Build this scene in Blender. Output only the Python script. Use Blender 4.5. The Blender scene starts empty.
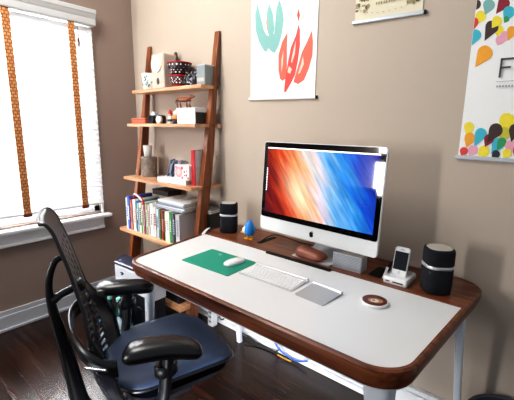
import bpy, bmesh, math, random
from mathutils import Vector, Matrix, noise
random.seed(7)
S = bpy.context.scene
COL = S.collection
PI = math.pi

# ------------------------------------------------------------------ materials
def lin(c):
    return tuple((x / 12.92 if x <= .04045 else ((x + .055) / 1.055) ** 2.4) for x in c)
def hexc(h):
    return lin(tuple(int(h[i:i + 2], 16) / 255 for i in (0, 2, 4)))
_mc = {}
def mat(name, h, rough=.5, metal=0, spec=.5, bump=0, bscale=200, var=0, vscale=8, trans=0, coat=0, emit=0, sheen=0):
    """procedural principled material; every one carries a noise variation"""
    if name in _mc: return _mc[name]
    m = bpy.data.materials.new(name); m.use_nodes = True
    nt = m.node_tree; b = nt.nodes['Principled BSDF']
    c = hexc(h)
    b.inputs['Roughness'].default_value = rough; b.inputs['Metallic'].default_value = metal
    b.inputs['Specular IOR Level'].default_value = spec
    b.inputs['Coat Weight'].default_value = coat
    b.inputs['Transmission Weight'].default_value = trans
    tc = nt.nodes.new('ShaderNodeTexCoord')
    n = nt.nodes.new('ShaderNodeTexNoise'); n.inputs['Scale'].default_value = vscale; n.inputs['Detail'].default_value = 4
    nt.links.new(tc.outputs['Object'], n.inputs['Vector'])
    mix = nt.nodes.new('ShaderNodeMix'); mix.data_type = 'RGBA'
    v = var or .03
    mix.inputs['A'].default_value = (*[x * (1 - v) for x in c], 1); mix.inputs['B'].default_value = (*[min(1, x * (1 + v)) for x in c], 1)
    nt.links.new(n.outputs['Fac'], mix.inputs['Factor']); nt.links.new(mix.outputs['Result'], b.inputs['Base Color'])
    if emit:
        nt.links.new(mix.outputs['Result'], b.inputs['Emission Color']); b.inputs['Emission Strength'].default_value = emit
    if bump:
        n2 = nt.nodes.new('ShaderNodeTexNoise'); n2.inputs['Scale'].default_value = bscale
        nt.links.new(tc.outputs['Object'], n2.inputs['Vector'])
        bp = nt.nodes.new('ShaderNodeBump'); bp.inputs['Strength'].default_value = bump; bp.inputs['Distance'].default_value = .002
        nt.links.new(n2.outputs['Fac'], bp.inputs['Height']); nt.links.new(bp.outputs['Normal'], b.inputs['Normal'])
    _mc[name] = m
    return m

def wood(name, dark, light, axis='X', rough=.35, scale=1.0, plank=0, coat=0):
    if name in _mc: return _mc[name]
    m = bpy.data.materials.new(name); m.use_nodes = True
    nt = m.node_tree; b = nt.nodes['Principled BSDF']; L = nt.links.new
    tc = nt.nodes.new('ShaderNodeTexCoord'); mp = nt.nodes.new('ShaderNodeMapping')
    s = {'X': (1.2, 22, 22), 'Y': (22, 1.2, 22), 'Z': (22, 22, 1.2)}[axis]
    mp.inputs['Scale'].default_value = tuple(x * scale for x in s)
    L(tc.outputs['Object'], mp.inputs['Vector'])
    n = nt.nodes.new('ShaderNodeTexNoise'); n.inputs['Scale'].default_value = 1.6; n.inputs['Detail'].default_value = 6; n.inputs['Distortion'].default_value = .6
    L(mp.outputs['Vector'], n.inputs['Vector'])
    r = nt.nodes.new('ShaderNodeValToRGB')
    r.color_ramp.elements[0].position = .3; r.color_ramp.elements[0].color = (*hexc(dark), 1)
    r.color_ramp.elements[1].position = .7; r.color_ramp.elements[1].color = (*hexc(light), 1)
    L(n.outputs['Fac'], r.inputs['Fac'])
    out = r.outputs['Color']
    if plank:
        bk = nt.nodes.new('ShaderNodeTexBrick'); bk.inputs['Scale'].default_value = 1
        bk.inputs['Brick Width'].default_value = 1.1; bk.inputs['Row Height'].default_value = plank
        bk.inputs['Mortar Size'].default_value = .0016; bk.inputs['Bias'].default_value = 0
        bk.inputs['Color1'].default_value = (.55, .55, .55, 1); bk.inputs['Color2'].default_value = (1, 1, 1, 1); bk.inputs['Mortar'].default_value = (.12, .12, .12, 1)
        L(tc.outputs['Object'], bk.inputs['Vector'])
        mx = nt.nodes.new('ShaderNodeMix'); mx.data_type = 'RGBA'; mx.blend_type = 'MULTIPLY'; mx.inputs['Factor'].default_value = .8
        L(out, mx.inputs['A']); L(bk.outputs['Color'], mx.inputs['B']); out = mx.outputs['Result']
        bp = nt.nodes.new('ShaderNodeBump'); bp.inputs['Strength'].default_value = .25; bp.inputs['Distance'].default_value = .002
        L(bk.outputs['Color'], bp.inputs['Height']); L(bp.outputs['Normal'], b.inputs['Normal'])
    L(out, b.inputs['Base Color'])
    b.inputs['Roughness'].default_value = rough; b.inputs['Coat Weight'].default_value = coat
    _mc[name] = m
    return m

# ------------------------------------------------------------------ mesh builder
class MB:
    def __init__(s): s.v = []; s.f = []; s.mi = []; s.sm = []; s.mats = []
    def mid(s, m):
        if m is None: return 0
        if m not in s.mats: s.mats.append(m)
        return s.mats.index(m)
    def add(s, vs, fs, m=None, smooth=False, M=None):
        o = len(s.v); k = s.mid(m)
        for p in vs:
            p = Vector(p)
            if M is not None: p = M @ p
            s.v.append(tuple(p))
        for f in fs: s.f.append([i + o for i in f]); s.mi.append(k); s.sm.append(smooth)
        return s
    def box(s, x0, x1, y0, y1, z0, z1, m=None, M=None):
        vs = [(x, y, z) for z in (z0, z1) for y in (y0, y1) for x in (x0, x1)]
        return s.add(vs, [(0, 2, 3, 1), (4, 5, 7, 6), (0, 1, 5, 4), (2, 6, 7, 3), (0, 4, 6, 2), (1, 3, 7, 5)], m, False, M)
    def hexa(s, bot, top, m=None, M=None):
        """bot/top: 4 points each counter-clockwise from above"""
        return s.add(list(bot) + list(top), [(3, 2, 1, 0), (4, 5, 6, 7), (0, 1, 5, 4), (1, 2, 6, 5), (2, 3, 7, 6), (3, 0, 4, 7)], m, False, M)
    def loops(s, rings, m=None, smooth=True, cap0=True, cap1=True, M=None, close=True):
        n = len(rings[0]); vs = [p for r in rings for p in r]; fs = []
        for i in range(len(rings) - 1):
            for j in range(n if close else n - 1):
                k = (j + 1) % n
                fs.append((i * n + j, i * n + k, (i + 1) * n + k, (i + 1) * n + j))
        s.add(vs, fs, m, smooth, M)
        if cap0: s.add(rings[0], [tuple(reversed(range(n)))], m, False, M)
        if cap1: s.add(rings[-1], [tuple(range(n))], m, False, M)
        return s
    def bands(s, rings, m=None, M=None):
        for i in range(len(rings) - 1): s.loops(rings[i:i + 2], m, True, False, False, M)
        return s
    def lathe(s, prof, m=None, n=24, c=(0, 0), sx=1, sy=1, M=None, cap0=True, cap1=True, smooth=True):
        rings = [[(c[0] + r * sx * math.cos(2 * PI * j / n), c[1] + r * sy * math.sin(2 * PI * j / n), z) for j in range(n)] for r, z in prof]
        return s.loops(rings, m, smooth, cap0, cap1, M)
    def tube(s, pts, r, m=None, n=8, M=None, flat=1.0, up=(0, 0, 1)):
        pts = [Vector(p) for p in pts]; rs = r if isinstance(r, (list, tuple)) else [r] * len(pts)
        rings = []
        for i, p in enumerate(pts):
            d = (pts[min(i + 1, len(pts) - 1)] - pts[max(i - 1, 0)]).normalized()
            u = Vector(up)
            a = d.cross(u)
            if a.length < 1e-3: a = d.cross(Vector((1, 0, 0)))
            a.normalize(); b = a.cross(d).normalized()
            rings.append([tuple(p + a * rs[i] * math.cos(2 * PI * j / n) + b * rs[i] * flat * math.sin(2 * PI * j / n)) for j in range(n)])
        return s.loops(rings, m, True, True, True, M)
    def prism(s, poly, z0, z1, m=None, M=None, smooth=False):
        return s.loops([[(x, y, z0) for x, y in poly], [(x, y, z1) for x, y in poly]], m, smooth, True, True, M)
    def build(s, name, m=None, parent=None, bevel=0, seg=2, sub=0, solid=0, off=None):
        me = bpy.data.meshes.new(name)
        vs = s.v
        if off is not None: vs = [(x - off[0], y - off[1], z - off[2]) for x, y, z in vs]
        me.from_pydata(vs, [], s.f)
        mats = s.mats if s.mats else [m]
        for k in mats: me.materials.append(k)
        for p, k, sm in zip(me.polygons, s.mi, s.sm): p.material_index = k; p.use_smooth = sm
        bm = bmesh.new(); bm.from_mesh(me); bmesh.ops.recalc_face_normals(bm, faces=bm.faces) if not getattr(s, 'norecalc', False) else None; bm.to_mesh(me); bm.free()
        o = bpy.data.objects.new(name, me); COL.objects.link(o)
        if parent is not None: o.parent = parent
        if solid:
            k = o.modifiers.new('thick', 'SOLIDIFY'); k.thickness = solid; k.offset = 0
        if bevel:
            k = o.modifiers.new('bevel', 'BEVEL'); k.width = bevel; k.segments = seg; k.limit_method = 'ANGLE'; k.angle_limit = math.radians(40)
            k.harden_normals = False
        if sub:
            k = o.modifiers.new('sub', 'SUBSURF'); k.levels = sub; k.render_levels = sub
        return o

def catmull(pts, n=6):
    P = [Vector(p) for p in pts]; P = [P[0] * 2 - P[1]] + P + [P[-1] * 2 - P[-2]]; out = []
    for i in range(1, len(P) - 2):
        for k in range(n):
            t = k / n; a, b, c, d = P[i - 1:i + 3]
            out.append(.5 * ((2 * b) + (c - a) * t + (2 * a - 5 * b + 4 * c - d) * t * t + (3 * b - a - 3 * c + d) * t ** 3))
    out.append(P[-2]); return [tuple(p) for p in out]

def tag(o, label, cat, group=None, kind=None):
    o['label'] = label; o['category'] = cat
    if group: o['group'] = group
    if kind: o['kind'] = kind
    return o
def thing(name, label, cat, loc=(0, 0, 0), rz=0, group=None):
    o = bpy.data.objects.new(name, None); COL.objects.link(o)
    o.location = loc; o.rotation_euler = (0, 0, rz); o.empty_display_size = .05
    return tag(o, label, cat, group)
def struct(o):
    o['kind'] = 'structure'; return o
def at(o, loc, rz=0):
    o.location = loc; o.rotation_euler = (0, 0, rz); return o
def rrect(w, d, r, n=5, cx=0, cy=0):
    out = []
    for (sx, sy, a0) in ((1, -1, -PI / 2), (1, 1, 0), (-1, 1, PI / 2), (-1, -1, PI)):
        for i in range(n + 1):
            a = a0 + PI / 2 * i / n
            out.append((cx + sx * (w / 2 - r) + r * math.cos(a), cy + sy * (d / 2 - r) + r * math.sin(a)))
    return out
def roundpoly(P, R, n=8):
    out = []; k = len(P)
    for i in range(k):
        p = Vector(P[i]); a = (Vector(P[i - 1]) - p).normalized(); b = (Vector(P[(i + 1) % k]) - p).normalized()
        ang = a.angle(b); t = R[i] / math.tan(ang / 2); c = p + (a + b).normalized() * (R[i] / math.sin(ang / 2))
        s = p + a * t - c; e = p + b * t - c
        a0 = math.atan2(s.y, s.x); a1 = math.atan2(e.y, e.x); d = (a1 - a0 + PI) % (2 * PI) - PI
        for j in range(n + 1):
            q = a0 + d * j / n; out.append((c.x + R[i] * math.cos(q), c.y + R[i] * math.sin(q)))
    return out
def offset(poly, o):
    n = len(poly); out = []
    for i in range(n):
        p = Vector(poly[i]); a = (p - Vector(poly[i - 1])); b = (Vector(poly[(i + 1) % n]) - p)
        if a.length < 1e-7: a = b
        if b.length < 1e-7: b = a
        t = (a.normalized() + b.normalized()).normalized(); out.append((p.x + t.y * o, p.y - t.x * o))
    return out
ART1 = [('teal', [(0.067, 2.042), (0.05, 1.983), (0.055, 1.903), (0.082, 1.835), (0.12, 1.782), (0.142, 1.775), (0.155, 1.81), (0.147, 1.847), (0.117, 1.893), (0.098, 1.949), (0.079, 2.004)]), ('teal', [(0.15, 2.026), (0.133, 1.973), (0.135, 1.901), (0.154, 1.857), (0.182, 1.843), (0.191, 1.893), (0.179, 1.966)]), ('teal', [(0.218, 2.033), (0.199, 1.982), (0.194, 1.907), (0.189, 1.862), (0.154, 1.857), (0.118, 1.872), (0.141, 1.801), (0.177, 1.77), (0.198, 1.763), (0.225, 1.801), (0.243, 1.86), (0.254, 1.923), (0.242, 1.984)]), ('coral', [(0.28, 1.859), (0.245, 1.814), (0.223, 1.75), (0.225, 1.671), (0.237, 1.623), (0.258, 1.611), (0.278, 1.625), (0.282, 1.692), (0.279, 1.779)]), ('red', [(0.349, 1.888), (0.335, 1.836), (0.305, 1.781), (0.288, 1.707), (0.272, 1.615), (0.267, 1.552), (0.28, 1.551), (0.306, 1.587), (0.337, 1.636), (0.353, 1.71), (0.362, 1.784), (0.359, 1.857)]), ('coral', [(0.432, 1.846), (0.405, 1.793), (0.376, 1.748), (0.354, 1.68), (0.328, 1.601), (0.358, 1.588), (0.395, 1.606), (0.423, 1.664), (0.441, 1.726), (0.441, 1.788)]), ('red', [(0.345, 1.965), (0.337, 1.933), (0.348, 1.898), (0.356, 1.93)]), ('leaf', [(0.389, 1.948), (0.369, 1.918), (0.361, 1.891), (0.378, 1.912)]), ('tan', [(0.137, 1.963), (0.131, 1.933), (0.139, 1.89), (0.146, 1.879), (0.142, 1.921)]), ('pale', [(0.383, 1.727), (0.373, 1.688), (0.356, 1.64), (0.368, 1.644), (0.391, 1.687)]), ('pale', [(0.256, 1.772), (0.244, 1.721), (0.246, 1.659), (0.255, 1.7)]), ('pale', [(0.336, 1.812), (0.319, 1.754), (0.308, 1.705), (0.315, 1.699), (0.332, 1.743)]), ('pale', [(0.296, 1.686), (0.287, 1.655), (0.304, 1.644), (0.316, 1.668)]), ('cream', [(0.106, 1.73), (0.111, 1.743), (0.118, 1.741), (0.114, 1.724), (0.121, 1.721), (0.112, 1.718)]), ('cream', [(0.124, 1.728), (0.129, 1.741), (0.135, 1.739), (0.132, 1.722), (0.139, 1.719), (0.129, 1.716)]), ('cream', [(0.084, 1.694), (0.089, 1.707), (0.096, 1.705), (0.093, 1.688), (0.1, 1.685), (0.09, 1.682)]), ('cream', [(0.102, 1.693), (0.107, 1.706), (0.114, 1.703), (0.111, 1.686), (0.117, 1.684), (0.108, 1.68)]), ('cream', [(0.12, 1.691), (0.125, 1.704), (0.132, 1.702), (0.128, 1.685), (0.135, 1.682), (0.126, 1.679)]), ('cream', [(0.138, 1.689), (0.143, 1.702), (0.149, 1.7), (0.146, 1.683), (0.152, 1.681), (0.143, 1.677)]), ('cream', [(0.155, 1.688), (0.16, 1.701), (0.166, 1.699), (0.163, 1.682), (0.17, 1.679), (0.16, 1.676)]), ('cream', [(0.062, 1.652), (0.068, 1.665), (0.074, 1.663), (0.071, 1.646), (0.078, 1.643), (0.068, 1.639)]), ('cream', [(0.081, 1.65), (0.086, 1.664), (0.093, 1.662), (0.089, 1.644), (0.096, 1.642), (0.086, 1.638)]), ('cream', [(0.099, 1.649), (0.104, 1.662), (0.11, 1.66), (0.107, 1.643), (0.114, 1.64), (0.104, 1.637)]), ('cream', [(0.117, 1.648), (0.122, 1.661), (0.128, 1.659), (0.125, 1.642), (0.132, 1.639), (0.122, 1.635)]), ('cream', [(0.134, 1.646), (0.139, 1.66), (0.146, 1.657), (0.143, 1.64), (0.149, 1.638), (0.14, 1.634)]), ('cream', [(0.152, 1.645), (0.157, 1.658), (0.163, 1.656), (0.16, 1.639), (0.166, 1.636), (0.157, 1.633)]), ('cream', [(0.169, 1.644), (0.174, 1.657), (0.18, 1.655), (0.177, 1.638), (0.184, 1.635), (0.175, 1.631)])]
ART3 = [('brown', [(1.147, 1.804), (1.141, 1.831), (1.14, 1.839), (1.142, 1.845), (1.147, 1.849), (1.153, 1.851), (1.16, 1.849), (1.166, 1.846), (1.172, 1.84), (1.176, 1.833), (1.178, 1.826), (1.177, 1.819), (1.174, 1.814), (1.169, 1.811)]), ('yellow', [(1.176, 1.757), (1.166, 1.78), (1.164, 1.788), (1.165, 1.795), (1.168, 1.8), (1.173, 1.803), (1.18, 1.804), (1.187, 1.801), (1.193, 1.796), (1.198, 1.79), (1.201, 1.782), (1.201, 1.775), (1.199, 1.769), (1.194, 1.765)]), ('teal', [(1.196, 1.785), (1.186, 1.818), (1.185, 1.825), (1.186, 1.832), (1.19, 1.837), (1.196, 1.84), (1.203, 1.839), (1.21, 1.837), (1.216, 1.831), (1.221, 1.825), (1.224, 1.817), (1.224, 1.81), (1.222, 1.803), (1.218, 1.799)]), ('darkred', [(1.231, 1.783), (1.233, 1.823), (1.234, 1.83), (1.238, 1.834), (1.243, 1.837), (1.249, 1.837), (1.255, 1.835), (1.261, 1.831), (1.266, 1.825), (1.269, 1.818), (1.271, 1.811), (1.27, 1.805), (1.268, 1.8), (1.263, 1.796)]), ('yellow', [(1.244, 1.703), (1.235, 1.718), (1.232, 1.725), (1.232, 1.732), (1.234, 1.738), (1.238, 1.742), (1.244, 1.742), (1.251, 1.741), (1.257, 1.736), (1.261, 1.73), (1.263, 1.723), (1.263, 1.716), (1.261, 1.711), (1.256, 1.708)]), ('pink', [(1.249, 1.671), (1.242, 1.685), (1.241, 1.691), (1.241, 1.697), (1.244, 1.702), (1.249, 1.705), (1.254, 1.705), (1.26, 1.702), (1.265, 1.698), (1.268, 1.692), (1.27, 1.685), (1.269, 1.68), (1.266, 1.675), (1.261, 1.673)]), ('pink', [(1.266, 1.677), (1.256, 1.695), (1.254, 1.701), (1.254, 1.708), (1.256, 1.714), (1.26, 1.717), (1.265, 1.719), (1.272, 1.717), (1.277, 1.713), (1.282, 1.708), (1.285, 1.701), (1.285, 1.694), (1.283, 1.689), (1.279, 1.685)]), ('cyan', [(1.261, 1.747), (1.253, 1.784), (1.253, 1.791), (1.255, 1.797), (1.259, 1.801), (1.264, 1.803), (1.27, 1.803), (1.277, 1.8), (1.283, 1.795), (1.287, 1.788), (1.29, 1.781), (1.29, 1.774), (1.288, 1.768), (1.284, 1.764)]), ('green', [(1.261, 1.747), (1.258, 1.76), (1.257, 1.764), (1.258, 1.767), (1.261, 1.769), (1.264, 1.77), (1.267, 1.769), (1.271, 1.767), (1.273, 1.764), (1.275, 1.761), (1.276, 1.757), (1.276, 1.753), (1.274, 1.751), (1.271, 1.749)]), ('orange', [(1.281, 1.682), (1.274, 1.716), (1.273, 1.722), (1.275, 1.727), (1.278, 1.73), (1.282, 1.732), (1.287, 1.732), (1.293, 1.73), (1.297, 1.727), (1.301, 1.722), (1.304, 1.716), (1.304, 1.71), (1.303, 1.705), (1.301, 1.701)]), ('red', [(1.159, 1.731), (1.144, 1.763), (1.142, 1.769), (1.143, 1.775), (1.145, 1.78), (1.149, 1.784), (1.154, 1.785), (1.16, 1.784), (1.166, 1.781), (1.171, 1.777), (1.175, 1.771), (1.177, 1.764), (1.177, 1.758), (1.175, 1.753)]), ('cyan', [(1.161, 1.679), (1.155, 1.72), (1.155, 1.726), (1.157, 1.732), (1.161, 1.736), (1.167, 1.738), (1.173, 1.738), (1.179, 1.735), (1.185, 1.73), (1.189, 1.724), (1.192, 1.718), (1.192, 1.711), (1.191, 1.705), (1.187, 1.7)]), ('brown', [(1.205, 1.692), (1.202, 1.744), (1.203, 1.751), (1.206, 1.757), (1.211, 1.761), (1.217, 1.762), (1.224, 1.761), (1.231, 1.758), (1.237, 1.752), (1.242, 1.745), (1.245, 1.737), (1.245, 1.73), (1.243, 1.723), (1.239, 1.719)]), ('yellow', [(1.224, 1.735), (1.221, 1.76), (1.222, 1.766), (1.224, 1.771), (1.228, 1.774), (1.234, 1.775), (1.239, 1.774), (1.245, 1.77), (1.25, 1.765), (1.253, 1.759), (1.254, 1.752), (1.252, 1.747), (1.249, 1.742), (1.245, 1.74)]), ('orange', [(1.184, 1.598), (1.186, 1.655), (1.188, 1.664), (1.192, 1.67), (1.199, 1.674), (1.207, 1.676), (1.215, 1.674), (1.223, 1.669), (1.23, 1.662), (1.235, 1.653), (1.237, 1.644), (1.236, 1.636), (1.233, 1.628), (1.227, 1.623)]), ('yellow', [(1.186, 1.331), (1.173, 1.364), (1.171, 1.371), (1.172, 1.378), (1.174, 1.383), (1.179, 1.388), (1.184, 1.39), (1.19, 1.39), (1.196, 1.387), (1.201, 1.383), (1.205, 1.377), (1.207, 1.37), (1.206, 1.364), (1.204, 1.358)]), ('orange', [(1.188, 1.287), (1.178, 1.323), (1.178, 1.331), (1.179, 1.338), (1.183, 1.344), (1.189, 1.348), (1.196, 1.349), (1.202, 1.347), (1.208, 1.343), (1.213, 1.338), (1.216, 1.331), (1.217, 1.323), (1.215, 1.316), (1.211, 1.31)]), ('cyan', [(1.215, 1.292), (1.213, 1.345), (1.214, 1.353), (1.217, 1.359), (1.222, 1.364), (1.228, 1.367), (1.234, 1.367), (1.241, 1.364), (1.247, 1.36), (1.251, 1.353), (1.254, 1.346), (1.254, 1.338), (1.252, 1.331), (1.248, 1.326)]), ('yellow', [(1.303, 1.349), (1.29, 1.386), (1.288, 1.397), (1.289, 1.407), (1.294, 1.416), (1.301, 1.422), (1.31, 1.423), (1.32, 1.421), (1.328, 1.415), (1.334, 1.406), (1.338, 1.395), (1.338, 1.385), (1.335, 1.375), (1.329, 1.368)]), ('olive', [(1.301, 1.311), (1.294, 1.346), (1.293, 1.354), (1.295, 1.362), (1.299, 1.367), (1.305, 1.371), (1.312, 1.371), (1.318, 1.369), (1.324, 1.364), (1.329, 1.358), (1.331, 1.35), (1.331, 1.342), (1.329, 1.335), (1.325, 1.33)]), ('cyan', [(1.277, 1.267), (1.275, 1.308), (1.276, 1.316), (1.279, 1.323), (1.284, 1.327), (1.291, 1.33), (1.297, 1.329), (1.304, 1.326), (1.309, 1.321), (1.313, 1.314), (1.314, 1.306), (1.314, 1.298), (1.311, 1.291), (1.306, 1.287)]), ('green', [(1.294, 1.284), (1.292, 1.316), (1.293, 1.321), (1.295, 1.326), (1.299, 1.33), (1.303, 1.332), (1.308, 1.332), (1.313, 1.33), (1.317, 1.326), (1.32, 1.321), (1.321, 1.315), (1.321, 1.309), (1.319, 1.304), (1.316, 1.3)]), ('pink', [(1.201, 1.258), (1.196, 1.276), (1.196, 1.284), (1.198, 1.291), (1.203, 1.297), (1.209, 1.299), (1.216, 1.299), (1.222, 1.296), (1.228, 1.29), (1.23, 1.283), (1.231, 1.275), (1.228, 1.268), (1.223, 1.263), (1.217, 1.26)]), ('yellow', [(1.234, 1.259), (1.233, 1.278), (1.234, 1.287), (1.238, 1.294), (1.244, 1.298), (1.251, 1.299), (1.258, 1.297), (1.265, 1.292), (1.269, 1.285), (1.27, 1.276), (1.269, 1.268), (1.265, 1.261), (1.259, 1.257), (1.251, 1.256)]), ('red', [(1.173, 1.256), (1.168, 1.27), (1.167, 1.276), (1.168, 1.282), (1.172, 1.287), (1.177, 1.29), (1.183, 1.29), (1.188, 1.288), (1.193, 1.284), (1.196, 1.278), (1.196, 1.272), (1.194, 1.266), (1.191, 1.261), (1.186, 1.259)]), ('darkred', [(1.253, 1.294), (1.247, 1.322), (1.246, 1.329), (1.248, 1.335), (1.252, 1.34), (1.257, 1.343), (1.263, 1.344), (1.268, 1.342), (1.274, 1.338), (1.278, 1.333), (1.28, 1.326), (1.279, 1.319), (1.277, 1.313), (1.273, 1.309)]), ('brown', [(1.258, 1.309), (1.259, 1.364), (1.261, 1.372), (1.265, 1.379), (1.271, 1.383), (1.278, 1.385), (1.285, 1.385), (1.292, 1.381), (1.298, 1.375), (1.302, 1.367), (1.304, 1.359), (1.304, 1.351), (1.301, 1.343), (1.296, 1.338)]), ('pink', [(1.325, 1.27), (1.319, 1.297), (1.318, 1.306), (1.32, 1.314), (1.325, 1.32), (1.331, 1.323), (1.338, 1.323), (1.345, 1.32), (1.351, 1.315), (1.355, 1.307), (1.356, 1.299), (1.355, 1.291), (1.352, 1.284), (1.346, 1.28)]), ('black', [(1.28, 1.255), (1.28, 1.269), (1.281, 1.275), (1.283, 1.28), (1.288, 1.283), (1.293, 1.284), (1.298, 1.282), (1.302, 1.278), (1.305, 1.273), (1.306, 1.267), (1.305, 1.261), (1.302, 1.256), (1.298, 1.253), (1.292, 1.253)]), ('yellow', [(1.316, 1.257), (1.314, 1.272), (1.314, 1.279), (1.316, 1.285), (1.32, 1.289), (1.326, 1.291), (1.331, 1.29), (1.337, 1.287), (1.34, 1.281), (1.342, 1.275), (1.342, 1.268), (1.339, 1.262), (1.335, 1.258), (1.329, 1.257)]), ('brown', [(1.336, 1.316), (1.324, 1.357), (1.324, 1.364), (1.325, 1.371), (1.328, 1.377), (1.333, 1.381), (1.339, 1.383), (1.346, 1.382), (1.352, 1.378), (1.357, 1.373), (1.36, 1.366), (1.361, 1.358), (1.36, 1.351), (1.357, 1.345)]), ('red', [(1.351, 1.264), (1.346, 1.283), (1.345, 1.29), (1.347, 1.297), (1.351, 1.302), (1.356, 1.305), (1.362, 1.305), (1.367, 1.303), (1.372, 1.298), (1.375, 1.292), (1.376, 1.284), (1.375, 1.278), (1.372, 1.272), (1.367, 1.269)]), ('teal', [(1.297, 1.744), (1.289, 1.776), (1.288, 1.783), (1.29, 1.789), (1.293, 1.793), (1.298, 1.795), (1.303, 1.795), (1.309, 1.793), (1.314, 1.788), (1.319, 1.783), (1.321, 1.776), (1.322, 1.77), (1.32, 1.764), (1.317, 1.76)])]
FPTS = [(1.265, 1.624), (1.306, 1.617), (1.267, 1.553), (1.268, 1.59), (1.299, 1.585), (1.268, 1.531), (1.319, 1.522)]
XL = -1.218; YB = .828          # left wall plane, back wall plane
ZD = .735                       # desk top height

# ================================================================== ROOM
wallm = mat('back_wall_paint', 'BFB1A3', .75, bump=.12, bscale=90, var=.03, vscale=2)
wallm2 = mat('shaded_left_wall_paint', '98867C', .75, bump=.12, bscale=90, var=.03, vscale=2)  # darker than the back wall: its backlit shade is put into the colour
floorm = wood('dark_floor_wood', '0C0706', '40261C', 'X', .27, 1.0, plank=.083, coat=0)
floorm.node_tree.nodes['Principled BSDF'].inputs['Specular IOR Level'].default_value = .38
trimm = mat('white_trim_paint', 'F1F2F4', .4)
struct(MB().box(XL - .12, 3.6, -4.2, YB + .12, -.06, 0).build('floor', floorm))
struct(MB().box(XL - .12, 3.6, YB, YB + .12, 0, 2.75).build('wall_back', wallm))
# left wall with the window opening
WY0, WY1, WZ0, WZ1 = -.90, .480, .70, 2.08
b = MB()
b.box(XL - .12, XL, WY1, YB, 0, 2.75); b.box(XL - .12, XL, -4.2, WY0, 0, 2.75)
b.box(XL - .12, XL, WY0, WY1, 0, WZ0); b.box(XL - .12, XL, WY0, WY1, WZ1, 2.75)
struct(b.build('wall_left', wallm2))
def baseboard(name, x0, x1, y0, y1, nx, ny):
    b = MB()
    if ny: # against back wall
        b.box(x0, x1, y0 - .040, y0, 0, .118); b.box(x0, x1, y0 - .030, y0, .118, .14); b.box(x0, x1, y0 - .060, y0 - .040, 0, .030)
    else:
        b.box(x0, x0 + .020, y0, y1, 0, .105); b.box(x0, x0 + .012, y0, y1, .105, .138); b.box(x0 + .020, x0 + .034, y0, y1, 0, .02)
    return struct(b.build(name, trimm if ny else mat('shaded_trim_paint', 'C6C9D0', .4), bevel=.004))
baseboard('baseboard_back', XL + .03, 3.6, YB, YB, 0, 1)
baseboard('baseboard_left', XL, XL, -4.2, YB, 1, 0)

# ---- window: frame, panes, sill, apron, seen through the blind
win = thing('window_1', 'white framed window in the left wall', 'window', (XL, (WY0 + WY1) / 2, WZ0)); win['kind'] = 'structure'
off = win.location
b = MB()
b.box(XL - .10, XL - .03, WY1 - .045, WY1, WZ0, WZ1); b.box(XL - .10, XL - .03, WY0, WY0 + .045, WZ0, WZ1)
b.box(XL - .10, XL - .03, WY0, WY1, WZ0, WZ0 + .05); b.box(XL - .10, XL - .03, WY0, WY1, WZ1 - .045, WZ1)
b.box(XL - .09, XL - .04, WY0, WY1, 1.37, 1.41)
b.build('window_frame', trimm, win, bevel=.004, off=off)
glass = mat('window_glass', 'FFFFFF', 0, trans=1)
MB().box(XL - .072, XL - .068, WY0 + .04, WY1 - .04, WZ0 + .04, WZ1 - .04).build('window_pane', glass, win, off=off)
b = MB(); b.box(XL - .10, XL + .065, WY0 - .05, WY1 + .052, .660, .685)
b.build('window_sill', trimm, win, bevel=.008, seg=3, off=off)
b = MB(); b.box(XL, XL + .022, WY0 - .02, WY1 + .004, .590, .660); b.box(XL, XL + .034, WY0 - .02, WY1 + .004, .570, .592)
b.build('window_apron', trimm, win, bevel=.006, off=off)
b = MB(); b.box(XL, XL + .012, WY1 - .004, WY1 + .014, .685, 2.03)
b.build('window_casing', trimm, win, bevel=.003, off=off)

# ---- blind
slatm = bpy.data.materials.new('translucent_white_slat'); slatm.use_nodes = True
nt = slatm.node_tree; nt.nodes.remove(nt.nodes['Principled BSDF'])
d = nt.nodes.new('ShaderNodeBsdfDiffuse'); t = nt.nodes.new('ShaderNodeBsdfTranslucent'); mx = nt.nodes.new('ShaderNodeMixShader')
nz = nt.nodes.new('ShaderNodeTexNoise'); nz.inputs['Scale'].default_value = 3
rp = nt.nodes.new('ShaderNodeValToRGB'); rp.color_ramp.elements[0].color = (.88, .90, .93, 1); rp.color_ramp.elements[1].color = (.97, .97, .97, 1)
nt.links.new(nz.outputs['Fac'], rp.inputs['Fac']); nt.links.new(rp.outputs['Color'], d.inputs['Color']); nt.links.new(rp.outputs['Color'], t.inputs['Color'])
mx.inputs[0].default_value = .11
nt.links.new(d.outputs[0], mx.inputs[1]); nt.links.new(t.outputs[0], mx.inputs[2]); nt.links.new(mx.outputs[0], nt.nodes['Material Output'].inputs['Surface'])
blind = thing('window_blind', 'white slatted blind with orange-brown ladder tapes over the window', 'blind', (XL + .03, -.2, .76))
off = blind.location
BY0, BY1 = -.93, .478
sl = MB()
z = .80
while z < 2.03:
    M = Matrix.Translation((XL + .034, 0, z)) @ Matrix.Rotation(math.radians(58), 4, 'Y')
    sl.box(-.024, .024, BY0, BY1, -.0012, .0012, M=M); z += .0405
sl.build('slats', slatm, blind, off=off)
MB().box(XL + .022, XL + .046, BY0, BY1, .764, .780).build('bottom_rail', trimm, blind, bevel=.004, off=off)
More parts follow.
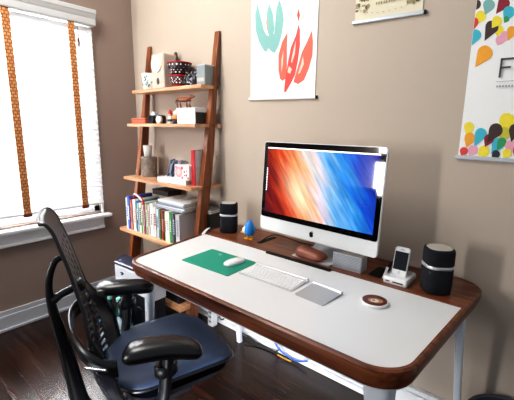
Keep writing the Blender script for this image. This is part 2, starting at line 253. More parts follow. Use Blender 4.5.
# valance with a crown profile, right return
vp = [(0, 2.042), (.075, 2.042), (.078, 2.048), (.078, 2.085), (.082, 2.092), (.090, 2.112), (.094, 2.118), (.094, 2.138), (.090, 2.144), (0, 2.144)]
b = MB(); b.loops([[(XL + x, y, z) for x, z in vp] for y in (BY0 - .02, BY1 + .016)], None, False)
vm = mat('valance_white', 'C9CBCD', .45)
b.build('valance', vm, blind, off=off)
tapem = bpy.data.materials.new('woven_tape'); tapem.use_nodes = True
nt = tapem.node_tree; pb = nt.nodes['Principled BSDF']; tc = nt.nodes.new('ShaderNodeTexCoord'); bk = nt.nodes.new('ShaderNodeTexBrick')
mp = nt.nodes.new('ShaderNodeMapping'); mp.inputs['Rotation'].default_value = (0, PI / 2, 0)
sxyz = nt.nodes.new('ShaderNodeSeparateXYZ'); cxyz = nt.nodes.new('ShaderNodeCombineXYZ')
nt.links.new(tc.outputs['Object'], sxyz.inputs[0]); nt.links.new(sxyz.outputs['Y'], cxyz.inputs['X']); nt.links.new(sxyz.outputs['Z'], cxyz.inputs['Y'])
bk.inputs['Scale'].default_value = 1; bk.inputs['Brick Width'].default_value = .022; bk.inputs['Row Height'].default_value = .02; bk.inputs['Mortar Size'].default_value = .003
bk.inputs['Color1'].default_value = (*hexc('F0AC6C'), 1); bk.inputs['Color2'].default_value = (*hexc('D48A50'), 1); bk.inputs['Mortar'].default_value = (*hexc('94603C'), 1)
nt.links.new(cxyz.outputs[0], bk.inputs['Vector']); nt.links.new(bk.outputs['Color'], pb.inputs['Base Color']); pb.inputs['Roughness'].default_value = .8
hemm = mat('tape_tassel', '6E3A2A', .8)
for y in (-.053, .328, -.44, -.82):
    b = MB(); b.box(XL + .064, XL + .066, y - .022, y + .022, .775, 2.045)
    tp = b.build('ladder_tape', tapem, blind, off=off)
    b = MB(); b.box(XL + .060, XL + .070, y - .026, y + .026, .758, .782)
    b.build('tape_tassel', hemm, tp, bevel=.004, off=off)
cord = MB(); cord.tube([(XL + .07, .368, 2.03), (XL + .072, .37, 1.95), (XL + .07, .368, 1.85)], .0018, n=6)
cord.lathe([(.002, 1.95), (.007, 1.935), (.007, 1.90), (.003, 1.885)], c=(XL + .07, .369), n=10)
cord.build('pull_cord', mat('cord_brown', '5A3A2C', .7), blind, off=off)

# ================================================================== DESK
walnut = wood('walnut_x', '4A2415', '8A4E30', 'X', .38, 1.3, coat=.15)
walnut_y = wood('walnut_y', '3E2016', '7E462B', 'Y', .38, 1.3)
whitetop = mat('white_laminate', 'E8EAEB', .35, var=.01)
whitemetal = mat('white_powder_coat', 'DDE4EE', .35)
blackm = mat('black_plastic', '070708', .6, spec=.25)
desk = thing('writing_desk', 'long walnut and white desk with rounded corners against the back wall', 'desk', (.6, .4, 0))
doff = desk.location
base = roundpoly([(0, 0), (1.251, 0), (1.312, .80), (-.098, .79)], [.075, .105, .085, .06], 18)
prof = [(0, ZD + .0005), (.0015, ZD + .006), (.011, ZD + .006), (.017, ZD + .001), (.017, .716), (.012, .696), (.006, .678), (-.06, .678)]
b = MB(); b.bands([[(x, y, z) for x, y in offset(base, o)] for o, z in prof])
# smooth but keep crisp via split: flat strips
b.norecalc = True
b.build('walnut_rim', walnut, desk, off=doff)
def clipY(poly, y0=None, y1=None):
    def clip(P, f):
        out = []
        for i in range(len(P)):
            a, c = P[i - 1], P[i]; fa, fc = f(a), f(c)
            if (fa >= 0) != (fc >= 0):
                t = fa / (fa - fc); out.append((a[0] + (c[0] - a[0]) * t, a[1] + (c[1] - a[1]) * t))
            if fc >= 0: out.append(c)
        return out
    if y0 is not None: poly = clip(poly, lambda p: p[1] - y0)
    if y1 is not None: poly = clip(poly, lambda p: y1 - p[1])
    return poly
inn = offset(base, .0015)
b = MB(); b.prism(clipY(inn, y1=.528), .716, ZD); b.build('white_worktop', whitetop, desk, off=doff)
rear = offset(base, .012)
slot = (.41, .77, .500, .530)
b = MB(); b.prism(clipY(rear, y0=.529), .712, ZD + .0045); b.build('walnut_back_shelf', walnut, desk, bevel=.0015, off=doff)
b = MB(); b.prism(rrect(.368, .024, .008, 4, .59, .519), ZD, ZD + .0055); b.build('cable_slot', blackm, desk, off=doff)
b = MB(); b.prism(rrect(.030, .150, .006, 4, .287, .672), ZD + .004, ZD + .0062); b.build('cable_slot', blackm, desk, off=doff)
b = MB(); b.prism(rrect(.055, .120, .006, 4, .945, .640), ZD + .004, ZD + .0062); b.build('cable_slot', blackm, desk, off=doff)
# small upturned white lip at the rear left corner of the writing surface
b = MB(); b.tube([(-.062, .50, ZD), (-.068, .525, ZD + .012), (-.070, .55, ZD + .026), (-.066, .565, ZD + .030)], [.010, .010, .008, .004], flat=.5)
b.build('corner_lip', whitetop, desk, off=doff)
# white steel under-frame and legs
b = MB(); u = offset(base, .012); b.bands([[(x, y, .6779) for x, y in offset(base, .003)], [(x, y, .671) for x, y in offset(base, .002)], [(x, y, .664) for x, y in offset(base, -.02)], [(x, y, .650) for x, y in offset(base, -.06)]]); b.prism(offset(base, -.06), .6505, .654)
b.build('under_frame', whitemetal, desk, off=doff)
for (tx, ty, bx, by, lw) in ((.055, .065, .022, .050, .55), (1.185, .062, 1.225, .050, 1), (.02, .68, .055, .70, .9), (1.276, .620, 1.312, .700, .42)):
    b = MB(); rings = []
    for t in (0, .02, .15, .5, .95, 1):
        z = .666 * (1 - t); r = (.042 * (1 - t) ** 2 + .0175 * (1 - (1 - t) ** 2)) * (lw if lw > .6 else lw + .3 * t)
        x = tx + (bx - tx) * t; y = ty + (by - ty) * t
        rings.append([(x + px, y + py, z) for px, py in rrect(2 * r, 2 * r, r * .6, 4)])
    b.loops(rings); lg = b.build('leg', whitemetal, desk, off=doff)

# ================================================================== COMPUTER
alum = mat('brushed_aluminium', 'D4D7DA', .32, metal=.35, var=.02)
alumchin = mat('pale_aluminium', 'E6E8EA', .35, metal=.1)
scr = bpy.data.materials.new('screen_picture'); scr.use_nodes = True
nt = scr.node_tree; pb = nt.nodes['Principled BSDF']; L = nt.links.new
tc = nt.nodes.new('ShaderNodeTexCoord')
sep = nt.nodes.new('ShaderNodeSeparateXYZ'); L(tc.outputs['Generated'], sep.inputs[0])
def mth(op, a, b=None, c=None):
    n = nt.nodes.new('ShaderNodeMath'); n.operation = op
    for i, v in enumerate((a, b, c)):
        if v is None: continue
        if isinstance(v, (int, float)): n.inputs[i].default_value = v
        else: L(v, n.inputs[i])
    return n.outputs[0]
U = sep.outputs['X']; V = sep.outputs['Z']
# streak coordinate: lines run down to the right
s1 = mth('ADD', mth('MULTIPLY', U, 1.0), mth('MULTIPLY', V, .42))
s2 = mth('SUBTRACT', mth('MULTIPLY', U, .42), mth('MULTIPLY', V, 1.0))
cb = nt.nodes.new('ShaderNodeCombineXYZ'); L(mth('MULTIPLY', s1, 5), cb.inputs[0]); L(mth('MULTIPLY', s2, .7), cb.inputs[1])
nz = nt.nodes.new('ShaderNodeTexNoise'); nz.inputs['Scale'].default_value = 2.2; nz.inputs['Detail'].default_value = 3; L(cb.outputs[0], nz.inputs['Vector'])
ramp = nt.nodes.new('ShaderNodeValToRGB'); R_ = ramp.color_ramp
stops = [(0, '4A1828'), (.16, '8E2420'), (.28, 'E4502A'), (.42, 'F6A468'), (.54, 'E4D8E8'), (.63, '8CC4F0'), (.75, '3494E4'), (.88, '1E54CC'), (1, '18289C')]
while len(R_.elements) < len(stops): R_.elements.new(.5)
for e, (p, c) in zip(R_.elements, stops): e.position = p; e.color = (*hexc(c), 1)
f = mth('ADD', mth('ADD', mth('MULTIPLY', U, .88), mth('MULTIPLY', V, .16)), mth('MULTIPLY', mth('SUBTRACT', nz.outputs['Fac'], .5), .36))
L(f, ramp.inputs['Fac'])
# hot spots
def spot(u0, v0, r, pw):
    du = mth('MULTIPLY', mth('SUBTRACT', U, u0), 1.6); dv = mth('SUBTRACT', V, v0)
    # elongated along the streaks
    q1 = mth('ADD', du, mth('MULTIPLY', dv, .6)); q2 = mth('MULTIPLY', mth('SUBTRACT', dv, mth('MULTIPLY', du, .6)), .45)
    d2 = mth('ADD', mth('MULTIPLY', q1, q1), mth('MULTIPLY', q2, q2))
    return mth('MULTIPLY', mth('POWER', 2.718, mth('MULTIPLY', d2, -1 / (r * r))), pw)
hot = mth('ADD', spot(.36, .34, .17, .95), spot(.42, .80, .15, .5))
mxw = nt.nodes.new('ShaderNodeMix'); mxw.data_type = 'RGBA'; L(mth('MINIMUM', hot, 1.0), mxw.inputs['Factor']); L(ramp.outputs['Color'], mxw.inputs['A']); mxw.inputs['B'].default_value = (1, .86, .55, 1)
fine = nt.nodes.new('ShaderNodeTexNoise'); fine.inputs['Scale'].default_value = 9; fine.inputs['Detail'].default_value = 2
cb2 = nt.nodes.new('ShaderNodeCombineXYZ'); L(mth('MULTIPLY', s1, 3.4), cb2.inputs[0]); L(mth('MULTIPLY', s2, .25), cb2.inputs[1]); L(cb2.outputs[0], fine.inputs['Vector'])
st = mth('ADD', mth('MULTIPLY', fine.outputs['Fac'], 1.3), .42)
vm_ = nt.nodes.new('ShaderNodeVectorMath'); vm_.operation = 'SCALE'; L(mxw.outputs['Result'], vm_.inputs[0]); L(st, vm_.inputs['Scale'])
pb.inputs['Base Color'].default_value = (0, 0, 0, 1); pb.inputs['Roughness'].default_value = .04
L(vm_.outputs[0], pb.inputs['Emission Color']); pb.inputs['Emission Strength'].default_value = .74; pb.inputs['Specular IOR Level'].default_value = .4
glassblack = mat('black_glass_bezel', '050507', .04, spec=.45)

imac = thing('desktop_computer', 'large all-in-one computer on aluminium stand with orange and blue streaked screen', 'computer', (.641, .55, ZD + .0045), -.06)
CT = Matrix.Translation((0, .005, .098)) @ Matrix.Rotation(-.065, 4, 'X')  # panel frame: x centre, y 0 front, z 0 chin bottom
def panel(w, z0, z1, r, y, n=6):
    return [(x, y, z) for x, z in rrect(w, z1 - z0, r, n, 0, (z0 + z1) / 2)]
b = MB(); b.loops([panel(.65, 0, .452, .014, 0), panel(.65, 0, .452, .014, .014), panel(.60, .03, .42, .02, .030), panel(.34, .10, .36, .04, .045)], None, False, True, True, CT)
b.build('aluminium_shell', alumchin, imac, bevel=.0015)
b = MB(); b.loops([panel(.644, .068, .449, .011, -.0005), panel(.644, .068, .449, .011, -.0022)], None, False, True, True, CT)
b.build('glass_front', glassblack, imac)
b = MB(); b.box(-.300, .300, -.0032, -.0024, .094, .424, M=CT)
sc = b.build('screen', scr, imac)
whitegl = mat('screen_menu_white', 'F4F4F6', .3, emit=.8)
b = MB(); b.box(-.300, .300, -.0037, -.0033, .4185, .4245, M=CT); b.build('menu_bar', whitegl, sc)
b = MB()
for k in range(14): b.box(-.2985, -.2925, -.0037, -.0033, .205 + k * .0085, .2105 + k * .0085, M=CT)
b.build('dock_icons', whitegl, sc)
# apple-shaped mark on the chin
ap = [(0, .0115), (.004, .013), (.008, .0125), (.0105, .009), (.0082, .005), (.0085, .000), (.0112, -.0035), (.0085, -.0095), (.0045, -.0125), (0, -.0112), (-.0045, -.0125), (-.0088, -.008), (-.0112, .000), (-.0105, .0075), (-.007, .0125), (-.0035, .0128)]
b = MB(); b.loops([[(x, y, z + .031) for x, z in ap] for y in (-.0002, -.0012)], None, False, True, True, CT)
lf = [(.0005, .0140), (.001, .0175), (.0050, .0205), (.0045, .0165)]
b.loops([[(x, y, z + .031) for x, z in lf] for y in (-.0002, -.0012)], None, False, True, True, CT)
b.build('fruit_mark', blackm, imac)
b = MB()
prf = [(.000, 0), (.000, .004), (.150, .005), (.176, .012), (.184, .028), (.176, .045), (.110, .155), (.085, .20), (.062, .22)]
# foot plate + leaning neck as one folded sheet
pathp = [(.0, .0035), (.15, .0035), (.175, .008), (.187, .022), (.180, .045), (.120, .15), (.080, .215), (.050, .235)]
wds = [.104, .104, .100, .094, .09, .085, .082, .08]
vs = []; fs = []
for (yy, zz), w in zip(pathp, wds): vs += [(-w, yy, zz), (w, yy, zz)]
for i in range(len(pathp) - 1): fs.append((2 * i, 2 * i + 1, 2 * i + 3, 2 * i + 2))
b.add(vs, fs, None, True); b.build('stand', alum, imac, solid=.006)

# ---- things on the back shelf
ZS = ZD + .0045
def speaker(label, loc, rz, h):
    t = thing('speaker', label, 'speaker', loc, rz, 'desktop speakers')
    fab = mat('navy_black_speaker_cloth', '10131C', .95, bump=.5, bscale=900)
    w = .102; zb = h * .565
    def ring(w_, z, r=.034): return [(x, y, z) for x, y in rrect(w_, w_, r, 6)]
    b = MB(); b.loops([ring(w - .012, 0), ring(w - .004, .004), ring(w, .03), ring(w, zb), ring(w - .004, zb + .001)]); b.build('lower_grille', fab, t)
    b = MB(); b.loops([ring(w - .006, zb + .001), ring(w + .002, zb + .002), ring(w + .002, zb + .013), ring(w - .006, zb + .014)]); b.build('silver_band', mat('silver_band', 'D0D2D6', .28, metal=.6), t)
    b = MB(); b.loops([ring(w - .004, zb + .014), ring(w, zb + .016), ring(w, h - .010), ring(w - .004, h - .002), ring(w - .012, h)]); b.build('upper_grille', fab, t)
    b = MB(); b.loops([ring(w - .016, h), ring(w - .018, h + .002)]); b.build('top_plate', mat('speaker_top_grey', 'B4B0A6', .5), t)
    return t
speaker('black cloth speaker with silver band beside the white phone dock', (1.180, .610, ZS), math.radians(38), .176)
speaker('black cloth speaker with silver band beside the blue bird figurine', (.010, .650, ZS), math.radians(35), .178)

# bird figurine
t = thing('bird_figurine', 'small blue bird figurine with yellow feet beside left speaker', 'figurine', (.200, .622, ZS), math.radians(12)); t.scale = (.84, .84, .94)
bl = mat('bird_blue_gloss', '1E84D8', .3); ye = mat('bird_yellow', 'F0B020', .45); wh = mat('bird_white', 'F2F0E6', .45)
b = MB(); rings = []
for z, r, dy in ((.020, .012, 0), (.024, .024, 0), (.036, .033, 0), (.055, .037, 0), (.075, .034, 0), (.092, .026, .001), (.104, .016, .003), (.112, .008, .006), (.119, .002, .010)):
    rings.append([(r * math.cos(a) * 1.0, dy + r * 1.08 * math.sin(a), z) for a in [2 * PI * k / 20 for k in range(20)]])
b.loops(rings); body = b.build('body', bl, t, sub=1)
b = MB(); b.lathe([(.002, -.026), (.012, -.022), (.019, -.008), (.020, .006), (.014, .018), (.003, .023)], n=16, M=Matrix.Translation((-.026, -.012, .058)) @ Matrix.Rotation(math.radians(20), 4, 'Y')); b.build('white_face', wh, t)
b = MB(); b.lathe([(.010, 0), (.008, .010), (.0015, .024)], n=12, M=Matrix.Translation((-.036, -.018, .045)) @ Matrix.Rotation(math.radians(-105), 4, 'Y')); b.build('beak', ye, t)
for sx in (-1, 1):
    b = MB(); b.tube([(sx * .016, 0, .03), (sx * .017, -.002, .010)], .0055, n=10)
    for a in (-.6, 0, .6): b.tube([(sx * .017, 0, .005), (sx * .017 + .020 * math.sin(a), -.022 * math.cos(a), .004)], [.006, .005], n=8)
    b.tube([(sx * .017, 0, .005), (sx * .017, .014, .004)], [.006, .004], n=8)
    b.build('foot', ye, t)
    b = MB(); b.loops([[(sx * (.033 + e), y, z) for y, z in [(.012 * math.cos(a) + .004, .058 + .022 * math.sin(a)) for a in [2 * PI * k / 14 for k in range(14)]]] for e in (0, .005)]); b.build('wing', bl, t, bevel=.002)
b = MB()
for sx in (-.030, -.040): b.lathe([(.0005, -.003), (.003, 0), (.0005, .003)], n=8, M=Matrix.Translation((sx, -.024 if sx > -.035 else -.004, .076)))
b.build('eyes', blackm, t)

# leather pouch on the computer's foot
t = thing('leather_pouch', 'brown leather pouch lying on the computer stand foot', 'pouch', (.632, .580, ZS + .0075), math.radians(-4)); t.scale = (1.26, 1.05, 1.25)
lea = mat('brown_leather', '8A4C38', .42, bump=.35, bscale=160, var=.12, vscale=30)
b = MB(); rings = []
for z, w, d in ((0, .108, .066), (.004, .122, .076), (.012, .126, .080), (.022, .120, .074), (.030, .104, .058), (.034, .07, .03)):
    rr = []
    for i, (x, y) in enumerate(rrect(w, d, min(w, d) * .30, 5)):
        rr.append((x, y, z - (.006 * (x / .06) if z > .015 else 0)))
    rings.append(rr)
b.loops(rings); pc = b.build('pouch_body', lea, t)
b = MB(); b.loops([[(x, y - .004, z) for x, y in rrect(w, .062, .024, 5)] for z, w in ((.012, .1285), (.0135, .1295), (.015, .1285))]); b.build('seam', mat('leather_seam_dark', '4C241A', .5), t)

# silver ribbed drive
t = thing('external_drive', 'silver ribbed external drive standing right of the leather pouch', 'drive', (.822, .600, ZS), math.radians(1))
b = MB(); b.prism(rrect(.138, .070, .006, 3), .001, .072); b.build('case', alum, t, bevel=.002)
b = MB()
for k in range(9): b.box(-.064, .064, -.0362, -.0348, .008 + k * .0068, .0115 + k * .0068)
b.build('ribbed_front', mat('rib_grey', 'A4AAB2', .4, metal=.4), t)

# phone dock and phone
t = thing('phone_dock', 'white desktop dock with card slots under the white phone', 'dock', (1.042, .612, ZS), math.radians(0))
wp = mat('glossy_white_plastic', 'ECEDEF', .25)
b = MB(); b.loops([[(x, y, z) for x, y in rrect(w, d, .008, 4)] for z, w, d in ((0, .092, .118), (.002, .096, .122), (.024, .096, .122), (.028, .090, .116))]); b.build('base', wp, t)
b = MB(); b.box(-.036, -.020, -.0617, -.0605, .010, .014); b.box(-.008, .034, -.0617, -.0605, .009, .014); b.build('card_slot', blackm, t)
b = MB(); b.prism(rrect(.064, .022, .005, 3, 0, -.014), .026, .034); b.build('cradle', wp, t, bevel=.002)
b = MB(); b.prism(rrect(.070, .05, .01, 3, .002, .032), .0275, .0295); b.build('top_inlay', mat('dock_grey', 'A8ACB2', .35), t)
ph = thing('smartphone', 'white phone with black screen leaning in the dock', 'phone', (1.042, .592, ZS + .030), 0)
PM = Matrix.Rotation(math.radians(-16), 4, 'X')
def pan(w, h, r, y, z0=0): return [(x, y, z) for x, z in rrect(w, h, r, 5, 0, z0 + h / 2)]
b = MB(); b.loops([pan(.056, .112, .010, -.001, .002), pan(.061, .117, .012, .001), pan(.061, .117, .012, .006), pan(.050, .106, .012, .011, .005)], None, True, True, True, PM); b.build('case', wp, ph)
b = MB(); b.box(-.0265, .0265, -.0022, -.0012, .022, .097, M=PM); b.build('screen', mat('phone_screen_black', '0C1118', .08, coat=.5), ph)
b = MB(); b.lathe([(.0055, 0), (.0055, .0008)], n=16, M=PM @ Matrix.Translation((0, -.0012, .0115)) @ Matrix.Rotation(PI / 2, 4, 'X')); b.build('home_button', mat('button_grey', 'C8CACD', .3), ph)
b = MB(); b.box(-.008, .008, -.0018, -.0010, .1045, .1062, M=PM); b.build('earpiece', blackm, ph)
# dark card reader leaning with a silver edge, left of the dock
t = thing('card_reader', 'thin black card reader with silver edge left of the phone dock', 'card reader', (.978, .632, ZS), math.radians(8))
RM = Matrix.Rotation(math.radians(14), 4, 'Y')
b = MB(); b.box(-.004, .004, -.045, .035, .002, .052, M=RM); b.build('case', blackm, t, bevel=.002)
b = MB(); b.box(-.0055, .0055, -.049, -.044, .002, .056, M=RM); b.build('silver_edge', alum, t, bevel=.001)

# cable from the slot to the computer
b = MB(); b.tube(catmull([(.285, .62, ZS + .003), (.275, .70, ZS + .012), (.29, .745, ZS + .014), (.35, .76, ZS + .010), (.45, .755, ZS + .004), (.55, .76, ZS + .003)]), .0028)
tag(b.build('power_cable', blackm), 'thin black cable curving out of the desk slot near the bird', 'cable')

# ---- things on the white surface
t = thing('mouse_pad', 'teal green mouse pad under the white mouse', 'mouse pad', (.321, .268, ZD), math.radians(2))
b = MB(); b.prism(rrect(.298, .205, .006, 3), 0, .003); b.build('mat', mat('teal_pad', '0C8E74', .7, bump=.2, bscale=600), t)
b = MB(); lp = mat('pad_logo_pale', 'A8DCD0', .6)
pts = [(.012 * math.cos(a) * (1 - a / 9) - .06, .007 * math.sin(a) * (1 - a / 9) + .068, .0035) for a in [k * .45 for k in range(14)]]
b.tube(pts, .0012, n=6); b.tube([(-.050, .062, .0035), (-.046, .055, .0035)], .0016, n=6); b.build('swirl_mark', lp, t)

t = thing('computer_mouse', 'white rounded computer mouse on the teal pad', 'mouse', (.394, .296, ZD + .003), math.radians(-4))
b = MB(); rings = []
for z, s, k in ((0, .93, 1), (.003, .98, 1), (.007, 1, 1), (.012, .97, .98), (.0165, .86, .92), (.0195, .62, .78), (.0205, .3, .45)):
    rr = []
    for j in range(28):
        a = 2 * PI * j / 28; e = .62
        cx_, sy_ = math.cos(a), math.sin(a)
        x = .0285 * s * math.copysign(abs(cx_) ** e, cx_); y = .0565 * k * (s ** .35) * math.copysign(abs(sy_) ** e, sy_)
        rr.append((x, y, z * (1 - .22 * (y / .056) ** 2)))
    rings.append(rr)
b.loops(rings); b.build('mouse_shell', mat('mouse_white', 'F4F4F4', .18, coat=.4), t)
b = MB(); b.loops([[(x * .9, y * .93, z) for x, y in rrect(.052, .108, .02, 5)] for z in (-.0008, .0012)]); b.build('base', alum, t)

t = thing('keyboard', 'slim white aluminium keyboard between mouse pad and trackpad', 'keyboard', (.620, .292, ZD), math.radians(.6))
KM = Matrix.Rotation(math.radians(3.2), 4, 'X')
b = MB(); b.prism(rrect(.281, .130, .010, 4), .001, .0055, M=KM); b.build('aluminium_base', alum, t, bevel=.001)
b = MB(); b.tube([(-.138, .060, .007), (.138, .060, .007)], .009, n=14); b.build('battery_barrel', alum, t)
keyw = mat('key_white', 'F5F6F7', .4)
kp = .0187; rows = [(13, .0105), (14, .0185), (14, .0185), (13, .0185), (12, .0185), (9, .0185)]
widths = {0: [1] * 14, 1: [1] * 13 + [1.5], 2: [1.5] + [1] * 12 + [1], 3: [1.8] + [1] * 11 + [1.7], 4: [2.3] + [1] * 10 + [2.2], 5: [1, 1, 1, 1.25, 5, 1.25, 1, 1, 1, 1]}
y = .048
keymeshes = {}
for r_ in range(6):
    ws = widths[r_]; tot = sum(ws); u_ = .270 / tot; d = .0095 if r_ == 0 else .0155
    y -= d / 2 + (.0 if r_ == 0 else .0012); x = -.135
    for w in ws:
        ww = w * u_ - .003
        key = (round(ww, 4), d)
        if key not in keymeshes:
            b = MB(); b.prism(rrect(ww, d, .0025, 2), 0, .0022); o = b.build('key', keyw, t); keymeshes[key] = o.data
        else:
            o = bpy.data.objects.new('key', keymeshes[key]); COL.objects.link(o); o.parent = t
        p = KM @ Vector((x + w * u_ / 2, y, .0055)); o.location = p; o.rotation_euler = (math.radians(3.2), 0, 0)
        x += w * u_
    y -= d / 2 + .0018

t = thing('trackpad', 'square silver trackpad right of the keyboard', 'trackpad', (.852, .280, ZD), -.08)
KM = Matrix.Rotation(math.radians(3.4), 4, 'X')
b = MB(); b.prism(rrect(.131, .131, .009, 4), .001, .006, M=KM); b.build('touch_surface', mat('trackpad_grey', 'B0B3B7', .4, metal=.3), t, bevel=.001)
b = MB(); b.tube([(-.0645, .0605, .0075), (.0645, .0605, .0075)], .009, n=14); b.build('battery_barrel', alum, t)

t = thing('drink_coaster', 'round white coaster with maroon picture right of the trackpad', 'coaster', (1.041, .357, ZD), .4)
b = MB(); b.lathe([(.040, 0), (.047, .001), (.049, .005), (.049, .009), (.046, .012), (.044, .0115)], n=40); b.build('ceramic_disc', wp, t)
b = MB(); b.lathe([(.0435, .0112), (.0435, .0122)], m=mat('coaster_maroon', '5E2420', .3, var=.2, vscale=60), n=40)
b.lathe([(.027, .0122), (.027, .0125)], m=mat('coaster_tan', 'B08060', .35, var=.2, vscale=80), n=30, c=(.003, -.004), sy=.75)
b.lathe([(.015, .0125), (.015, .0128)], m=mat('coaster_cream', 'E8DCC4', .4), n=24, c=(.0, -.006), sy=.8)
b.lathe([(.006, .0128), (.006, .0130)], m=mat('coaster_blue', '5A6E8C', .4), n=14, c=(-.004, -.004))
b.build('printed_picture', None, t)

# ================================================================== POSTERS
def clipx(P, xm=None, zm=None, xM=None):
    P = list(P)
    def cl(P, f):
        out = []
        for i in range(len(P)):
            a, c = P[i - 1], P[i]; fa, fc = f(a), f(c)
            if (fa >= 0) != (fc >= 0):
                t = fa / (fa - fc); out.append((a[0] + (c[0] - a[0]) * t, a[1] + (c[1] - a[1]) * t))
            if fc >= 0: out.append(c)
        return out
    if xm is not None: P = cl(P, lambda p: p[0] - xm)
    if zm is not None and P: P = cl(P, lambda p: p[1] - zm)
    if xM is not None and P: P = cl(P, lambda p: xM - p[0])
    return P
INK = dict(teal='7DB2AE', coral='E85F4A', red='D43E36', leaf='B8C8A8', tan='C8A070', pale='F6C8B8', cream='E6DCCE',
           brown='3E2A26', yellow='EFDD3A', darkred='8C1830', pink='E8A8BC', cyan='3CB6CC', green='2E9A60', orange='F0A62C', olive='C8C040', black='28262A')
def inkm(c): return mat('ink_' + c, INK[c], .55, var=.08, vscale=60)
paper = mat('poster_paper', 'F0F1F1', .6)
rodm = mat('hanger_rail_silver', 'C4CAD2', .3, metal=.3)
def poster(name, label, x0, x1, z0, z1, art, tilt, papermat, bright, extra=None):
    """hanging paper with a slim rail top and bottom; tilt: rise of z per metre of x"""
    t = thing(name, label, 'poster', ((x0 + x1) / 2, YB - .004, z0)); off = t.location
    zz = lambda x, z: z + (x - x0) * tilt
    b = MB(); yb = YB - .0036; b.norecalc = True
    def flat(P, y, m): b.add([(x, y, z) for x, z in P], [tuple(range(len(P)))], m)
    flat([(x0, z0), (x1, zz(x1, z0)), (x1, zz(x1, z1)), (x0, z1)], yb, papermat)
    y = yb
    for c, P in art:
        if len(P) < 3: continue
        y -= .00008; flat(P, y, inkm(c))
    if extra: extra(flat, y - .0003)
    b.build('print', None, t, off=off)
    M = Matrix.Translation((x0, 0, z0)) @ Matrix.Rotation(-math.atan(tilt), 4, 'Y')
    for zc, nm in ((0, 'bottom_rail'), (z1 - z0, 'top_rail')):
        b = MB(); b.box(-.009, (x1 - x0) + .009, YB - .014, YB - .001, zc - .008, zc + .008, M=M); r = b.build(nm, bright, t, bevel=.003, off=off)
        b = MB(); b.box((x1 - x0) + .009, (x1 - x0) + .015, YB - .014, YB - .001, zc - .008, zc + .008, M=M); b.build('end_cap', blackm, r, off=off)
    return t
railw = mat('hanger_rail_white', 'E4E6E8', .35)
poster('leaf_poster', 'white poster of teal and red leaves on the wall above left speaker', .022, .465, 1.524, 2.16, ART1, -.017, paper, railw)
creamp = mat('aged_cream_paper', 'DDD6BE', .7, var=.06, vscale=12)
art2 = []
rn = random.Random(3)
def blob(c, x, z, rx, rz_, n=9): return (c, [(x + rx * (1 + .3 * rn.uniform(-1, 1)) * math.cos(2 * PI * k / n), z + rz_ * (1 + .3 * rn.uniform(-1, 1)) * math.sin(2 * PI * k / n)) for k in range(n)])
INK.update(dk='5A4A34', mid='9A8A64', rust='A87850', ol='8C8A5C')
for cx0, sg in ((.70, 1), (.925, -1)):
    for k in range(26):
        c = rn.choice(['dk', 'mid', 'rust', 'ol', 'mid'])
        art2.append(blob(c, cx0 + rn.uniform(-.03, .03), 1.885 + abs(rn.gauss(0, .05)), rn.uniform(.003, .010), rn.uniform(.004, .012)))
for k in range(4):
    zc = 1.905 + k * .028
    for i in range(13 - k % 2):
        x = .762 + i * .0115 + rn.uniform(-.002, .002)
        art2.append(('mid', [(x, zc), (x + .003, zc + .008), (x + .007, zc + .006), (x + .005, zc - .001), (x + .009, zc - .003), (x + .003, zc - .005)]))
for k in range(16):
    a = PI + PI * k / 15
    art2.append(blob('mid', .815 + .13 * math.cos(a), 1.90 + .035 * math.sin(a), .004, .002, 6))
poster('vintage_print', 'cream vintage print with scroll ornaments hanging above the computer', .664, .966, 1.842, 2.30, art2, -.026, creamp, rodm)
art3 = []
for c, P in ART3:
    P = clipx(P, 1.163, 1.256)
    if len(P) >= 3: art3.append((c, P))
extra_d = []
rn = random.Random(11)
for k in range(22):   # the balloons carry on to the right, beyond the photo's edge
    for zb in (1.29, 2.0):
        x = rn.uniform(1.38, 1.74); z = zb + rn.uniform(0, .10 if zb < 1.5 else .12); r = rn.uniform(.018, .028)
        P = [(x + r * math.cos(a), z + 1.3 * r * math.sin(a)) for a in [2 * PI * j / 12 for j in range(12)]] ; P[9] = (x - .01, z - 2 * r)
        P = clipx(P, 1.163, 1.256, 1.755)
        if len(P) >= 3: extra_d.append((rn.choice(['yellow', 'cyan', 'pink', 'orange', 'brown', 'red', 'green']), P))
def efun(flat, y):
    m = mat('letter_grey', '4A4A50', .5); g = mat('fine_print_grey', 'A8A8AC', .5)
    def rect(x0, x1, z0, z1, mm): flat([(x0, z0), (x1, z0), (x1, z1), (x0, z1)], y, mm)
    rect(1.267, 1.274, 1.553, 1.622, m); rect(1.267, 1.315, 1.615, 1.622, m); rect(1.267, 1.302, 1.585, 1.592, m)
    rect(1.262, 1.42, 1.538, 1.540, g)
    for k in range(16): rect(1.264 + k * .0095, 1.270 + k * .0095, 1.518, 1.525, g)
poster('balloon_poster', 'white poster with colourful balloon drops and a thin letter F at right', 1.162, 1.757, 1.250, 2.15, art3 + extra_d, -.02, paper, rodm, efun)

